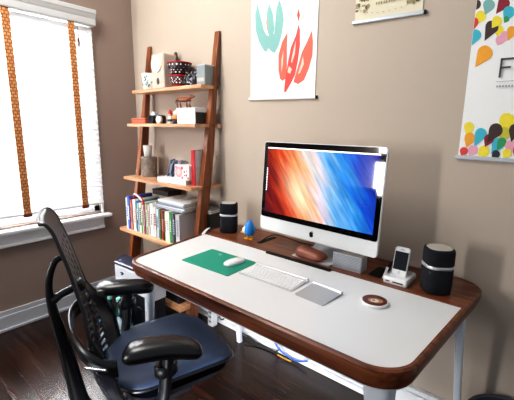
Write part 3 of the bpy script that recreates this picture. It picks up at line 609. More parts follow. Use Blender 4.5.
# ================================================================== LADDER SHELF
lw_z = wood('cherry_wood_upright', '643216', '9C5A30', 'Z', .42, 1.1)
lw_x = wood('cherry_wood_board_lit', 'A8704A', 'E2B48C', 'X', .3, 1.1)  # lightened wood: the overexposed light on the board fronts is in the colour
shelf = thing('ladder_shelf', 'tall leaning wooden ladder shelf with five boards left of the desk', 'shelf', (-.62, .62, 0)); off = shelf.location
YP = lambda z: .500 + .160 * z
for x0, x1 in ((-1.000, -.960), (-.268, -.228)):
    b = MB()
    rings = []
    for z, dpt in ((0, .080), (.6, .078), (1.2, .066), (1.938, .014)):
        y = YP(z); rings.append([(x0, y, z), (x1, y, z), (x1, y + dpt, z), (x0, y + dpt, z)])
    b.loops(rings, None, False); up = b.build('upright', lw_z, shelf, bevel=.003, off=off)
    b = MB()
    for z in (1.60, 1.365, .975, .595, .21):
        for (xx, sgn) in (((x1, 1),) if x1 > -.5 else ((x0, -1),)):
            b.lathe([(.006, 0), (.006, .0015)], n=12, M=Matrix.Translation((xx, YP(z) + .035, z)) @ Matrix.Rotation(sgn * PI / 2, 4, 'Y'))
    b.build('screw_heads', mat('screw_dark', '3A2A20', .4), up, off=off)
SH = [(1.600, .655), (1.365, .600), (.977, .560), (.593, .505), (.210, .450)]
TH = .020
for z, yf in SH:
    e = -.231 if z > 1.5 else -.216; l0 = -.985 if z > 1.2 else -1.006; q = min(YP(z) + .07, YB - .017)
    b = MB(); b.prism([(l0, yf), (-.226, yf), (-.226, YP(z)), (-.269, YP(z)), (-.269, q), (e, q), (e, YB - .016), (-1.005, YB - .016), (-1.005, q), (-.959, q), (-.959, YP(z)), (l0, YP(z))], z - TH / 2, z + TH / 2)
    b.build('shelf_board', lw_x, shelf, bevel=.002, off=off)
Z1, Z2, Z3, Z4, Z5 = [z + TH / 2 for z, _ in SH]

# ---- top board
t = thing('patterned_cup', 'white cup with teal botanical pattern at left end of top shelf', 'cup', (-.838, .712, Z1))
b = MB(); b.lathe([(.040, 0), (.046, .004), (.056, .11), (.054, .112), (.044, .010)], n=28, cap1=True); b.build('cup_body', mat('cup_white', 'EEF0EE', .3), t)
b = MB(); tm = mat('cup_teal', '3E8E86', .4); dm = mat('cup_dark', '2A3A44', .4); rn = random.Random(5)
for k in range(26):
    a = rn.uniform(-PI, PI); z = rn.uniform(.02, .095); r = .0462 + .0095 * z / .11 + .0007
    M = Matrix.Rotation(a, 4, 'Z') @ Matrix.Translation((r, 0, z)) @ Matrix.Rotation(rn.uniform(-1, 1), 4, 'X')
    s = rn.uniform(.6, 1.2)
    b.add([(0, -.006 * s, 0), (0, 0, -.013 * s), (0, .006 * s, 0), (0, 0, .013 * s)], [(0, 1, 2, 3)], rn.choice([tm, dm, tm]), False, M)
b.build('leaf_pattern', None, t)

t = thing('retro_clock', 'tall beige clock with round cream dial on top shelf', 'clock', (-.692, .735, Z1))
cb_ = mat('clock_beige', 'C9B9AC', .5)
b = MB(); b.box(-.076, .066, -.055, .055, 0, .228); b.build('case', cb_, t, bevel=.010, seg=3)
b = MB(); FM = Matrix.Translation((-.012, -.056, .160)) @ Matrix.Rotation(PI / 2, 4, 'X')
b.lathe([(.056, 0), (.056, .006), (.050, .008), (.049, .004)], n=36, M=FM); dl = b.build('dial', mat('dial_cream', 'EFEFDC', .4), t)
b = MB()
b.box(-.0185, -.0165, -.0665, -.0655, .160, .196); b.box(-.018, .008, -.0665, -.0655, .158, .161); b.build('clock_hands', mat('hand_grey', '6A6A66', .4), dl)
b = MB(); b.lathe([(.013, 0), (.013, .004)], n=20, sy=1.7, M=Matrix.Translation((.0, -.055, .050)) @ Matrix.Rotation(PI / 2, 4, 'X')); b.build('keyhole_plate', mat('dark_plate', '4A4840', .4), t)

redm = mat('bowl_red', 'B01828', .3); bw = mat('bowl_pattern_white', 'EDE8E4', .35); bd = mat('bowl_pattern_black', '221A20', .35)
def bowl(label, loc, r0, r1, h, seed):
    t = thing('bowl', label, 'bowl', loc, 0, 'stacked patterned bowls')
    b = MB(); b.lathe([(r0 * .8, 0), (r0 * .85, .006), (r0, .022), (r1 * .92, h * .55), (r1, h), (r1 - .004, h), (r0 * .9, .03)], n=32); b.build('bowl_body', bd, t)
    b = MB(); b.lathe([(r0 * .86, .0), (r0 * .90, .010), (r0 * 1.02, .026)], n=32, cap0=False, cap1=False); b.build('red_foot', redm, t)
    b = MB(); b.lathe([(r1 + .001, h - .006), (r1 + .0025, h - .002), (r1 + .001, h + .001), (r1 - .005, h + .001)], n=32, cap0=False, cap1=False); b.build('red_rim', redm, t)
    b = MB(); rn = random.Random(seed)
    for row in range(4):
        for k in range(18):
            a = 2 * PI * (k + .5 * (row % 2)) / 18 + rn.uniform(-.05, .05); zz = .030 + row * (h - .045) / 3.2
            tt = (zz - .022) / (h - .022); rr = r0 + (r1 - r0) * tt ** .8 + .0045
            M = Matrix.Rotation(a, 4, 'Z') @ Matrix.Translation((rr, 0, zz)); s = rn.uniform(.7, 1.1)
            b.add([(0, -.007 * s, 0), (0, 0, -.006 * s), (0, .007 * s, 0), (0, 0, .006 * s)], [(0, 1, 2, 3)], bw if rn.random() < .8 else redm, False, M)
    b.build('dot_pattern', None, t); return t
bowl('lower bowl of the stacked pair, red foot and black-white pattern', (-.530, .735, Z1), .050, .068, .076, 1)
bowl('upper bowl of the stacked pair, red foot and flared patterned rim', (-.526, .735, Z1 + .064), .054, .080, .094, 2)
t = thing('figurine', 'dark upright figurine standing behind the bowls', 'figurine', (-.640, .795, Z1))
b = MB(); b.lathe([(.018, 0), (.020, .01), (.015, .08), (.018, .14), (.021, .19), (.017, .212), (.012, .225), (.014, .238), (.004, .25)], n=14); b.build('body', mat('dark_bronze', '4A3E34', .4), t)
for (x, s, lab) in ((-.405, 1.0, 'dark mug with pale blotches just right of the bowls'), (-.340, 1.15, 'dark mug with pale blotches touching the grey tin')):
    t = thing('mug', lab, 'mug', (x, .725, Z1), math.radians(200), 'dark blotched mugs')
    b = MB(); b.lathe([(.026 * s, 0), (.031 * s, .004), (.033 * s, .06 * s), (.031 * s, .080 * s), (.029 * s, .080 * s), (.028 * s, .01)], n=22); b.build('mug_body', mat('mug_black', '1C1C26', .25), t)
    b = MB(); b.tube(catmull([(.030 * s, 0, .065 * s), (.052 * s, 0, .060 * s), (.054 * s, 0, .030 * s), (.031 * s, 0, .020 * s)], 5), .0045, n=8); b.build('handle', mat('mug_black', '1C1C26'), t)
    b = MB(); rn = random.Random(int(x * -1000))
    for k in range(14):
        a = rn.uniform(0, 2 * PI); z = rn.uniform(.015, .07) * s; M = Matrix.Rotation(a, 4, 'Z') @ Matrix.Translation((.0345 * s, 0, z))
        b.add([(0, -.006, 0), (0, -.002, -.007), (0, .006, -.002), (0, .003, .007)], [(0, 1, 2, 3)], None, False, M)
    b.build('blotches', mat('blotch_pale', 'C8C4D4', .4), t)
t = thing('tin_box', 'upright grey tin box at right end of top shelf', 'tin', (-.268, .700, Z1), math.radians(6))
b = MB(); b.box(-.034, .036, -.012, .085, 0, .118); b.build('tin_body', mat('tin_grey', '8C9496', .45, metal=.2, var=.1, vscale=40), t, bevel=.004)
b = MB(); b.box(-.035, .037, -.013, .086, .112, .120); b.build('lid', mat('tin_lid', 'C0C4C4', .4, metal=.2), t, bevel=.003)
b = MB(); b.box(-.030, .030, -.0135, -.0120, .020, .042); b.build('pale_band', mat('tin_band', 'B8B8B4', .5), t)

t = thing('slim_box', 'slim dark blue-black box standing left of the grey tin', 'box', (-.312, .715, Z1), math.radians(4))
b = MB(); b.box(-.010, .008, -.015, .07, 0, .116); b.build('box_body', mat('slim_box_dark', '1B2230', .4, var=.2, vscale=60), t, bevel=.002)
b = MB(); b.box(-.0085, .0065, -.0157, -.0148, .045, .075); b.build('pale_panel', mat('slim_box_pale', 'B8BCD0', .5, var=.3, vscale=90), t)
# ---- second board
t = thing('leather_case', 'low reddish-orange case at left end of second shelf', 'case', (-.912, .685, Z2), math.radians(2))
b = MB(); b.box(-.085, .088, -.04, .05, 0, .040); b.build('case_body', mat('case_orange', 'B4573C', .45, bump=.2), t, bevel=.008, seg=3)
b = MB(); b.box(-.086, .089, -.041, .051, .026, .030); b.build('seam', mat('case_seam', '70301E', .5), t)
t = thing('film_camera', 'black camera with pale lens ring between orange case and figurine', 'camera', (-.745, .700, Z2), math.radians(4))
b = MB(); b.box(-.085, .060, -.025, .030, 0, .060); b.build('camera_body', mat('camera_black', '141216', .45, bump=.2), t, bevel=.010, seg=3)
b = MB(); b.hexa([(-.055, -.02, .058), (-.005, -.02, .058), (-.005, .022, .058), (-.055, .022, .058)], [(-.043, -.012, .082), (-.017, -.012, .082), (-.017, .014, .082), (-.043, .014, .082)]); b.build('prism_hump', mat('camera_silver', 'B8BCC4', .35, metal=.4), t, bevel=.003)
b = MB(); LM = Matrix.Translation((-.010, -.024, .030)) @ Matrix.Rotation(PI / 2, 4, 'X')
b.lathe([(.028, 0), (.028, .020), (.024, .030), (.022, .030), (.018, .020)], n=24, M=LM); b.build('lens', mat('camera_black', '141216'), t)
b = MB(); b.lathe([(.016, .0), (.025, .004), (.026, .022), (.018, .026)], n=20, M=Matrix.Translation((.070, -.030, .027)) @ Matrix.Rotation(PI / 2, 4, 'X')); b.build('lens_cap', mat('cap_white', 'E4E4E6', .4), t)
t = thing('figurine', 'small figurine with red hat left of the white shoebox', 'figurine', (-.555, .668, Z2))
b = MB(); b.lathe([(.018, 0), (.022, .004), (.020, .02), (.015, .045), (.010, .052)], n=18); b.build('body', mat('fig_white', 'E8E4E0', .5), t)
b = MB(); b.lathe([(.0195, .012), (.0215, .016), (.0195, .030)], n=18, cap0=False, cap1=False); b.build('belt', mat('fig_black', '1E1A1C', .5), t)
b = MB(); b.lathe([(.002, .048), (.011, .052), (.0135, .060), (.010, .068), (.003, .070)], n=16); b.build('head', mat('fig_skin', 'E0B088', .5), t)
b = MB(); b.lathe([(.015, .064), (.013, .070), (.009, .082), (.003, .096)], n=16); b.build('hat', mat('fig_red', 'C8202A', .5), t)
t = thing('figurine', 'small orange and black figurine squeezed against the white shoebox', 'figurine', (-.497, .672, Z2))
b = MB(); b.lathe([(.024, 0), (.027, .006), (.026, .022), (.020, .030)], n=18); b.build('base', mat('fig_black', '1E1A1C'), t)
b = MB(); b.lathe([(.019, .028), (.026, .036), (.024, .050), (.015, .056)], n=18); b.build('body', mat('fig_orange', 'E08A40', .5), t)
b = MB(); b.lathe([(.012, .055), (.019, .064), (.017, .078), (.006, .086)], n=16); b.build('head', mat('fig_white', 'E8E4E0'), t)
wbx = mat('shoebox_white', 'E9ECF0', .6)
t = thing('storage_box', 'white lidded shoebox with dark end on second shelf', 'box', (-.336, .640, Z2))
b = MB(); b.box(-.110, .066, .0, .150, 0, .078); b.build('box_body', wbx, t, bevel=.002)
b = MB(); b.box(-.112, .070, -.004, .154, .072, .098); b.build('lid', wbx, t, bevel=.002)
b = MB(); b.box(.0665, .0685, .006, .148, .002, .071); b.build('dark_end_panel', mat('box_end_dark', '2E3032', .6), t)
b = MB()
for k in range(6): b.box(-.075 + k * .016, -.064 + k * .016, -.0006, -.0001, .034, .050)
b.build('faint_lettering', mat('box_letters', 'CCD4DC', .6), t)
t = thing('toy_animal', 'brown wooden toy animal standing on top of the white shoebox', 'toy', (-.420, .690, Z2 + .098), math.radians(8)); t.scale = (1.15, 1.15, 1.1)
tw = wood('toy_wood', '5E2A16', 'A05A34', 'X', .4)
b = MB(); b.tube([(-.050, 0, .052), (.0, 0, .050), (.032, 0, .054)], [.013, .016, .012], n=12); b.build('body', tw, t)
b = MB(); b.tube([(.028, 0, .056), (.048, 0, .068), (.066, 0, .066)], [.010, .011, .006], n=10); b.build('head', tw, t)
for x in (-.045, .026):
    for y in (-.012, .012):
        b = MB(); b.tube([(x, y, .050), (x - .006, y, .025), (x, y, .003)], [.007, .005, .006], n=8); b.build('leg', tw, t)
b = MB(); b.tube([(-.055, 0, .055), (-.070, 0, .048), (-.074, 0, .030)], [.005, .004, .002], n=8); b.build('tail', tw, t)

# ---- third board
t = thing('bark_vase', 'grey birch-bark textured vase on third shelf', 'vase', (-.880, .700, Z3))
bark = mat('birch_bark', '74685F', .8, bump=1, bscale=60, var=.7, vscale=38)
b = MB(); rings = []
for z in [k * .0145 for k in range(11)]:
    rings.append([((.068 + .004 * noise.noise(Vector((math.cos(a) * 3, math.sin(a) * 3, z * 40)))) * math.cos(a), (.068 + .004 * noise.noise(Vector((math.cos(a) * 3, math.sin(a) * 3, z * 40)))) * math.sin(a) * .8, z) for a in [2 * PI * j / 28 for j in range(28)]])
b.loops(rings); b.build('vase_body', bark, t)
t = thing('glass_tumbler', 'white glass tumbler standing on the bark vase', 'glass', (-.888, .700, Z3 + .1455))
b = MB(); b.lathe([(.022, 0), (.026, .003), (.034, .085), (.032, .085), (.024, .008)], n=24); b.build('tumbler', mat('milky_glass', 'E6E4DE', .15, trans=.3), t)
t = thing('sunglasses', 'folded black glasses beside the bark vase', 'glasses', (-.715, .690, Z3))
b = MB()
for x in (-.028, .028): b.lathe([(.022, .0), (.025, .004), (.022, .008)], n=18, c=(x, 0), sy=.8)
b.tube([(-.008, 0, .006), (.008, 0, .006)], .003, n=6); b.build('frame', blackm, t)
for x in (-.05, .05):
    b = MB(); b.tube([(x, 0, .006), (x * .9, .05, .012), (-x * .2, .07, .010)], .0028, n=6); b.build('temple', blackm, t)
t = thing('book', 'white book lying flat at front of third shelf', 'book', (-.520, .600, Z3), math.radians(3))
pgm = mat('book_pages', 'EEEAE0', .8)
b = MB(); b.box(-.095, .185, 0, .16, .0025, .030); b.build('pages', pgm, t)
b = MB(); b.box(-.098, .188, -.003, .163, 0, .0028); b.box(-.098, .188, -.003, .163, .0300, .0328); b.box(-.098, .188, -.004, -.001, 0, .0328); b.build('cover', mat('cover_white', 'E9EAEC', .5), t)
cardc = ['5A6E96', 'D8E0EC', '3A4E78', 'E4E6EC', '7C90B4', 'C8D0DE']
for k in range(6):
    t = thing('greeting_card', 'blue and white card leaning in the fan on third shelf', 'card', (-.585 + k * .026, .655, Z3 + .033), math.radians(35), 'fan of blue and white cards')
    b = MB(); M = Matrix.Rotation(math.radians(14 + k), 4, 'Y'); b.box(-.0012, .0012, -.02, .085, 0, .118 - .005 * (k % 3), M=M); b.build('sheet', mat('card_%d' % k, cardc[k], .6, var=.3, vscale=60), t)
    b = MB(); b.box(.0013, .0018, -.008, .070, .02, .090, M=M); b.build('printed_panel', mat('cardp_%d' % k, cardc[(k + 3) % 6], .6, var=.4, vscale=90), t)
t = thing('gift_box', 'pink and red floral box left of the red book', 'box', (-.372, .612, Z3 + .033), math.radians(-2)); t.scale = (1.12, 1, 1.05)
b = MB(); b.box(-.075, .062, 0, .085, 0, .088); b.build('box_body', mat('floral_white', 'EEDCDC', .5), t, bevel=.002)
b = MB()
def disc(x, z, r, c, y=-.0006, sq=1):
    b.add([(x + r * math.cos(a), y, z + sq * r * math.sin(a)) for a in [2 * PI * k / 16 for k in range(16)]], [tuple(range(16))], mat('fl_' + c, c, .5))
disc(-.035, .045, .034, 'E89AA0'); disc(-.035, .045, .020, 'F4C4C0', -.0010); disc(.030, .040, .030, 'F6F2F0'); disc(.020, .050, .008, 'C8283C', -.001); disc(.038, .030, .009, 'C8283C', -.0012); disc(.040, .056, .006, '8C3040', -.0012); disc(-.002, .072, .010, 'C8283C'); disc(-.060, .075, .008, 'D86070'); disc(.000, .012, .009, 'D86070'); disc(.052, .014, .007, '3A3038'); disc(.022, .028, .006, '3A3038', -.0014)
b.build('flower_pattern', None, t)
t = thing('book', 'tall standing book with red spine and grey cover, right end of third shelf', 'book', (-.302, .632, Z3), 0)
b = MB(); b.box(.002, .028, .003, .150, .002, .222); b.build('pages', pgm, t)
b = MB(); b.box(-.001, .0015, .002, .155, 0, .226, mat('cover_red', 'B8182C', .45)); b.box(.0275, .030, .006, .155, 0, .226, mat('cover_grey_white', 'D2D0D2', .5)); b.box(-.001, .030, -.002, .006, 0, .226, mat('cover_red', 'B8182C')); b.build('cover', None, t)

# ---- books on the fourth board
def book(x, w, h, d, c, label, y=.560, spine=None, lean=0, z=None, grp='books standing on the fourth shelf', title=None):
    t = thing('book', label, 'book', (x, y, Z4 if z is None else z), 0, grp)
    M = Matrix.Rotation(lean, 4, 'Y')
    b = MB(); b.box(.0018, w - .0018, .003, d - .003, .002, h - .003, M=M); b.build('pages', pgm, t)
    cm = mat('cover_' + c, c, .5, var=.06, vscale=30)
    b = MB(); b.box(0, .0016, 0, d, 0, h, M=M); b.box(w - .0016, w, 0, d, 0, h, M=M); b.box(0, w, -.0012, .003, 0, h, M=M); cv = b.build('cover', cm, t)
    if title:
        b = MB(); rn = random.Random(int(x * 1e4))
        tm = mat('title_' + title, title, .5)
        z0 = h * rn.uniform(.25, .4); z1 = h * rn.uniform(.7, .85); k = z0
        while k < z1:
            s = rn.uniform(.006, .014); b.box(w * .25, w * .75, -.0022, -.0012, k, min(k + s, z1), M=M); k += s + .004
        if spine: b.box(.0005, w - .0005, -.0020, -.0012, h * .08, h * .16, mat('sp_' + spine, spine, .5) if 0 else None, M=M)
        b.build('spine_lettering', tm, cv)
    return t
BK = [  # x0, width, height, depth, cover, lettering, label
 (-.960, .022, .245, .19, 'E8E8EA', '3A6AC0', 'white book at the far left end of the fourth shelf row'),
 (-.937, .026, .262, .20, '2E5EC4', 'F0F0F4', 'tall bright blue book near left end of the fourth shelf'),
 (-.910, .012, .235, .18, '7E2036', 'E0C8C0', 'thin maroon book right of the bright blue book'),
 (-.897, .022, .225, .18, 'D07858', '5A2A20', 'salmon red book near left end of the fourth shelf'),
 (-.873, .008, .230, .18, '2A2E44', 'D0D0D8', 'very thin dark navy book beside the salmon book'),
 (-.864, .028, .232, .20, 'EEEDEA', 'C87860', 'wide white book with salmon lettering, left part of row'),
 (-.835, .014, .228, .18, 'C8D8E0', 'D87840', 'pale blue-grey book with orange lettering'),
 (-.820, .022, .226, .19, '1E6E8C', 'E8F0F0', 'teal blue book with white lettering'),
 (-.797, .012, .215, .18, 'B0C4CC', '2A4A5C', 'slim grey-blue book right of the teal book'),
 (-.784, .030, .218, .20, 'F0F0EE', '202024', 'wide white book with black lettering, middle left'),
 (-.753, .018, .214, .19, '5E9A4A', 'F0F0E8', 'grass green book beneath the red and white strap'),
 (-.734, .010, .210, .17, 'EAE4DC', '8A4A6A', 'thin cream book right of the grass green book'),
 (-.723, .012, .208, .17, 'C04A7A', 'F4E4EC', 'thin magenta pink book in left half of row'),
 (-.710, .026, .222, .19, 'A8A48C', '4E5A38', 'khaki book with dark green lettering'),
 (-.683, .016, .224, .19, '7C9A6C', 'E8E8D8', 'sage green book right of the khaki book'),
 (-.666, .018, .222, .19, 'D8C8C0', 'A06060', 'beige pink book left of the tallest white book'),
 (-.647, .036, .245, .20, 'F2F2F2', '8A8A90', 'tallest white book in the middle of the fourth shelf'),
 (-.610, .028, .212, .20, 'EDEAE8', 'B03040', 'white book with red lettering under the magazines'),
 (-.581, .018, .208, .19, '9CA4A8', '24282E', 'mid grey book under the left end of the magazines'),
 (-.562, .020, .206, .19, 'D2DCE8', '304878', 'pale blue book with navy lettering'),
 (-.541, .014, .206, .19, '1E2A54', 'C8D0E8', 'dark navy book left of the orange-red book'),
 (-.526, .010, .204, .18, '5C8A50', 'F0F0E0', 'narrow green book left of the orange-red book'),
 (-.515, .020, .204, .19, 'E0562C', 'F8E8D8', 'bright orange-red book in right half of row'),
 (-.494, .026, .202, .19, '20242E', 'C04048', 'black book with red lettering right of the orange-red book'),
 (-.467, .008, .200, .18, 'D8D890', '505020', 'very thin yellow-green book right of the black book'),
 (-.458, .038, .208, .20, 'F1F2EE', 'B8C0B8', 'wide plain white book in right half of row'),
 (-.419, .020, .206, .19, '4E9C4C', 'E8F4E4', 'leaf green book right of the wide plain white book'),
 (-.398, .014, .204, .19, 'C4CCCC', '404848', 'light grey book right of the leaf green book'),
 (-.383, .022, .202, .19, '1A2038', 'B0B8D0', 'blue-black book near right end of the row'),
 (-.360, .040, .200, .15, 'CFCFD2', '9A9AA0', 'wide light grey book last before the right upright'),
]
for (x, w, h, d, c, tt, lab) in BK:
    x += .012 * max(0, (-.6 - x) / .36); h -= .012 if h > .24 else 0
    yy = .530 + random.uniform(0, .012)
    book(x, w, h, d, c, 'book: ' + lab if False else lab, yy, title=tt)
# magazines stacked flat across the standing books
magc = ['AEB6C2', 'DDE0E4', '7E8794', 'C6CBD3', 'E6E8EC']
magl = ['lowest magazine of the flat stack, grey-blue', 'second magazine from bottom of the flat stack, pale', 'middle magazine of the flat stack, dark grey', 'second magazine from top of the flat stack, light grey', 'topmost magazine of the flat stack, nearly white']
zz = Z4 + .2125
for k in range(5):
    th = .010 if k % 2 else .013
    t = thing('magazine', magl[k], 'magazine', (-.455 + .004 * k, .645 + .004 * (k % 2), zz), math.radians(-2 + 2.2 * ((k * 7) % 3)), 'magazines stacked on the books')
    w2 = .150 - .012 * (k > 2)
    b = MB(); b.box(-w2, w2, -.085, .085, .0008, th - .0010); b.build('pages', pgm, t)
    b = MB(); b.box(-w2, w2, -.086, .086, th - .0012, th); b.box(-w2, w2, -.086, .086, 0, .0010); b.box(-w2, w2, -.0868, -.0855, 0, th); b.build('cover', mat('mag_' + magc[k], magc[k], .35, var=.1, vscale=20), t)
    zz += th
# dark box lying on the back of the left books
t = thing('storage_box', 'flat black box lying on books behind the red strap', 'box', (-.700, .690, Z4 + .2625), math.radians(0))
b = MB(); b.box(-.105, .085, -.02, .10, 0, .034); b.build('box_body', mat('box_black', '1C1618', .5), t, bevel=.003)
b = MB(); b.box(-.107, .087, -.022, .102, .026, .038); b.build('lid', mat('box_black_lid', '2A2022', .5), t, bevel=.003)
# red and white curved strap lying on the books
t = thing('curved_strap', 'red and white curved strap arching over the left books', 'strap', (-.830, .550, Z4 + .25))
pts = catmull([(-.045, .01, -.012), (-.040, .01, .012), (-.015, .005, .020), (.030, 0, .010), (.075, -.005, -.004), (.100, -.008, -.026), (.104, -.008, -.040)], 5)
b = MB(); b.tube(pts, .009, n=10, flat=.6); b.build('red_band', mat('strap_red', 'C41E38', .4), t)
b = MB(); b.tube([(p[0], p[1] - .0045, p[2]) for p in pts[6:-8]], .005, n=8); b.build('white_piping', mat('strap_white', 'F4E8EA', .4), t)
# binders behind the right upright
for k, (c, lab) in enumerate((('DAD8CE', 'cream binder behind the right ladder upright'), ('24242A', 'black binder at right end behind the ladder upright'))):
    t = thing('binder', lab, 'binder', (-.278 + k * .036, .690, Z4), 0)
    b = MB(); b.box(.004, .030, .004, .100, .003, .190); b.build('pages', pgm, t)
    cm = mat('binder_' + c, c, .5); b = MB(); b.box(0, .003, 0, .104, 0, .196); b.box(.031, .034, 0, .104, 0, .196); b.box(0, .034, 0, .004, 0, .196); b.build('cover', cm, t)
t = thing('magazine', 'grey magazine pile end lying on the binders by the wall', 'magazine', (-.262, .745, Z4 + .197), math.radians(5))
b = MB(); b.box(-.045, .055, -.05, .055, .001, .024); b.build('pages', pgm, t)
b = MB(); b.box(-.046, .056, -.051, .056, .022, .028); b.box(-.046, .056, -.051, .056, 0, .003); b.box(-.046, .056, -.051, .056, .011, .014); b.build('cover', mat('mag_dark', '70767E', .4), t)

# ---- lowest board: dark boxes
t = thing('storage_box', 'large black box on the lowest shelf board behind the desk', 'box', (-.46, .62, Z5))
b = MB(); b.box(-.17, .17, -.13, .15, 0, .20); b.build('box_body', mat('box_navy', '10131C', .5), t, bevel=.004)
b = MB(); b.box(-.175, .175, -.135, .155, .17, .21); b.build('lid', mat('box_navy_lid', '161B28', .45), t, bevel=.004)

# ---- printer in front of the ladder
printer_dark = mat('printer_lower_dark', '10141E', .5)
t = thing('printer', 'white and navy printer standing on the floor beside the desk', 'printer', (-.62, .38, 0))
o_ = t.location
P = roundpoly([(-.745, .305), (-.33, .325), (-.33, .432), (-.842, .432)], [.022, .02, .02, .02], 5)
b = MB(); b.loops([[(x, y, z) for x, y in offset(P, o)] for z, o in ((.285, -.004), (.290, 0), (.425, 0), (.438, -.004))], None, False); b.build('white_body', mat('printer_white', 'DADDE4', .4), t, off=o_)
b = MB(); b.loops([[(x, y, z) for x, y in offset(P, o)] for z, o in ((.436, -.004), (.440, .001), (.452, .001), (.458, -.008))], None, False); b.build('navy_top', mat('printer_navy', '1A2238', .35), t, off=o_)
b = MB(); b.tube([(-.668, .3060, .392), (-.650, .3070, .397), (-.636, .3080, .392)], .0045, n=8); b.tube([(-.662, .3060, .381), (-.646, .3070, .386)], .0045, n=8); b.build('front_mark', mat('printer_mark', '2A2A34', .4), t, off=o_)
b = MB(); b.lathe([(.008, .458), (.008, .461), (.006, .462)], n=14, c=(-.72, .335)); b.build('power_button', mat('button_pale', 'B8C4D8', .3), t, off=o_)
b = MB()
b.loops([[(x, y, z) for x, y in offset(P, o)] for z, o in ((0, -.012), (.01, -.006), (.280, -.006), (.286, -.010))], None, False); b.build('dark_lower_body', printer_dark, t, off=o_)
b = MB(); b.box(-.69, -.36, .300, .314, .20, .215); b.build('paper_slot', blackm, t, off=o_)

# ---- crate of bottles on the floor in front of the printer
t = thing('plastic_bag', 'crumpled clear and blue plastic bag on floor behind the chair arm', 'bag', (-.50, .15, 0))
def crumple(n1, n2, rx, ry, h, seed):
    vs = []; fs = []; rn = Vector((seed, seed * 2.3, 1))
    for i in range(n1 + 1):
        for j in range(n2):
            a = 2 * PI * j / n2; tt = i / n1; rr = math.sin(PI * (.08 + .84 * tt)) ** .6
            k = 1 + .28 * noise.noise(Vector((math.cos(a) * 2.4, math.sin(a) * 2.4, tt * 4)) + rn)
            vs.append((rx * rr * k * math.cos(a), ry * rr * k * math.sin(a), h * tt * (1 + .15 * noise.noise(Vector((a, tt * 3, seed))))))
    for i in range(n1):
        for j in range(n2): fs.append((i * n2 + j, i * n2 + (j + 1) % n2, (i + 1) * n2 + (j + 1) % n2, (i + 1) * n2 + j))
    fs.append(tuple(reversed(range(n2)))); fs.append(tuple(n1 * n2 + j for j in range(n2)))
    return vs, fs
b = MB(); v_, f_ = crumple(10, 22, .10, .075, .17, 3); b.add(v_, f_, None, False); b.build('bag_body', mat('bag_clear', 'BFD4DC', .15, trans=.35, var=.2, vscale=30), t)
b = MB(); v_, f_ = crumple(6, 16, .05, .035, .05, 8); b.add([(x - .045, y - .03, z + .145) for x, y, z in v_], f_, None, False); b.build('blue_wrapper', mat('bag_blue', '2E9CE0', .25, var=.2, vscale=40), t)
gb = mat('bottle_teal', '0E3A38', .12, coat=.3); gc = mat('bottle_cap', '7CC8BC', .35)
for k, (x, y) in enumerate(((-.66, .215), (-.585, .235), (-.505, .245))):
    t = thing('bottle', 'dark teal glass bottle standing on floor in front of the printer', 'bottle', (x, y, 0), 0, 'dark teal bottles by the printer')
    b = MB(); b.lathe([(.028, 0), (.032, .004), (.032, .14), (.026, .17), (.013, .20), (.012, .245)], n=18); b.build('bottle_body', gb, t)
    b = MB(); b.lathe([(.014, .240), (.015, .243), (.015, .262), (.012, .265)], n=14); b.build('cap', gc, t)
    b = MB(); b.lathe([(.0325, .05), (.0325, .12)], n=18, cap0=False, cap1=False); b.build('paper_label', mat('bottle_label', '2A6A68', .5, var=.3, vscale=50), t)

# ---- cables near the floor behind the desk
cab = [('black_cable', 'black power cable hanging in a loop behind the desk by the left rear leg', [(-.20, .75, .55), (-.19, .745, .25), (-.15, .735, .09), (-.08, .74, .13), (-.02, .735, .11), (.0, .74, .045), (.09, .752, .020), (.2, .745, .008)], .0045, '15151A'),
 ('black_cable', 'black cable drooping against the baseboard near the ladder foot', [(-.24, .765, .50), (-.23, .76, .20), (-.18, .75, .06), (-.12, .745, .08), (-.06, .755, .15), (-.10, .765, .20)], .004, '1A1C22'),
 ('black_cable', 'long black cable lying on floor along the back baseboard', [(.10, .700, .006), (.20, .735, .006), (.32, .755, .02), (.30, .765, .10), (.29, .765, .5)], .0045, '18181C'),
 ('blue_cable', 'blue network cable looping down to the floor behind the desk', [(.27, .755, .50), (.265, .755, .20), (.285, .755, .09), (.34, .75, .04), (.42, .75, .02), (.48, .752, .025), (.53, .76, .045)], .005, '3A6AC8'),
 ('yellow_cable', 'short yellow cable on floor beside the blue network cable', [(.33, .742, .006), (.38, .74, .006), (.43, .742, .006)], .004, 'D0A030')]
for nm, lab, pts, r, c in cab:
    b = MB(); b.tube(catmull(pts, 6), r, n=8); tag(b.build(nm, mat('cable_' + c, c, .45)), lab, 'cable')
t = thing('power_strip', 'white power strip standing against the baseboard near the ladder foot', 'power strip', (-.215, .715, 0))
b = MB(); b.box(-.03, .02, -.02, .03, 0, .15); b.build('body', wp, t, bevel=.006)
b = MB()
for z in (.03, .065, .10): b.box(-.018, .008, -.0212, -.0198, z, z + .016)
b.build('sockets', mat('socket_grey', '8A8C90', .4), t)

# waste basket at the right
t = thing('waste_basket', 'dark round waste basket by the wall right of the desk', 'basket', (1.485, .650, 0)); t.scale = (1, 1, 1.06)
wb = mat('basket_dark', '33333A', .6)
b = MB(); b.lathe([(.115, 0), (.120, .004), (.148, .265), (.140, .265), (.113, .01)], n=32, cap1=True); b.build('bin', wb, t)
b = MB(); b.lathe([(.146, .262), (.153, .265), (.153, .275), (.144, .277), (.140, .268)], n=32, cap0=False, cap1=False); b.build('rim', mat('basket_rim', '4A4C56', .5), t)

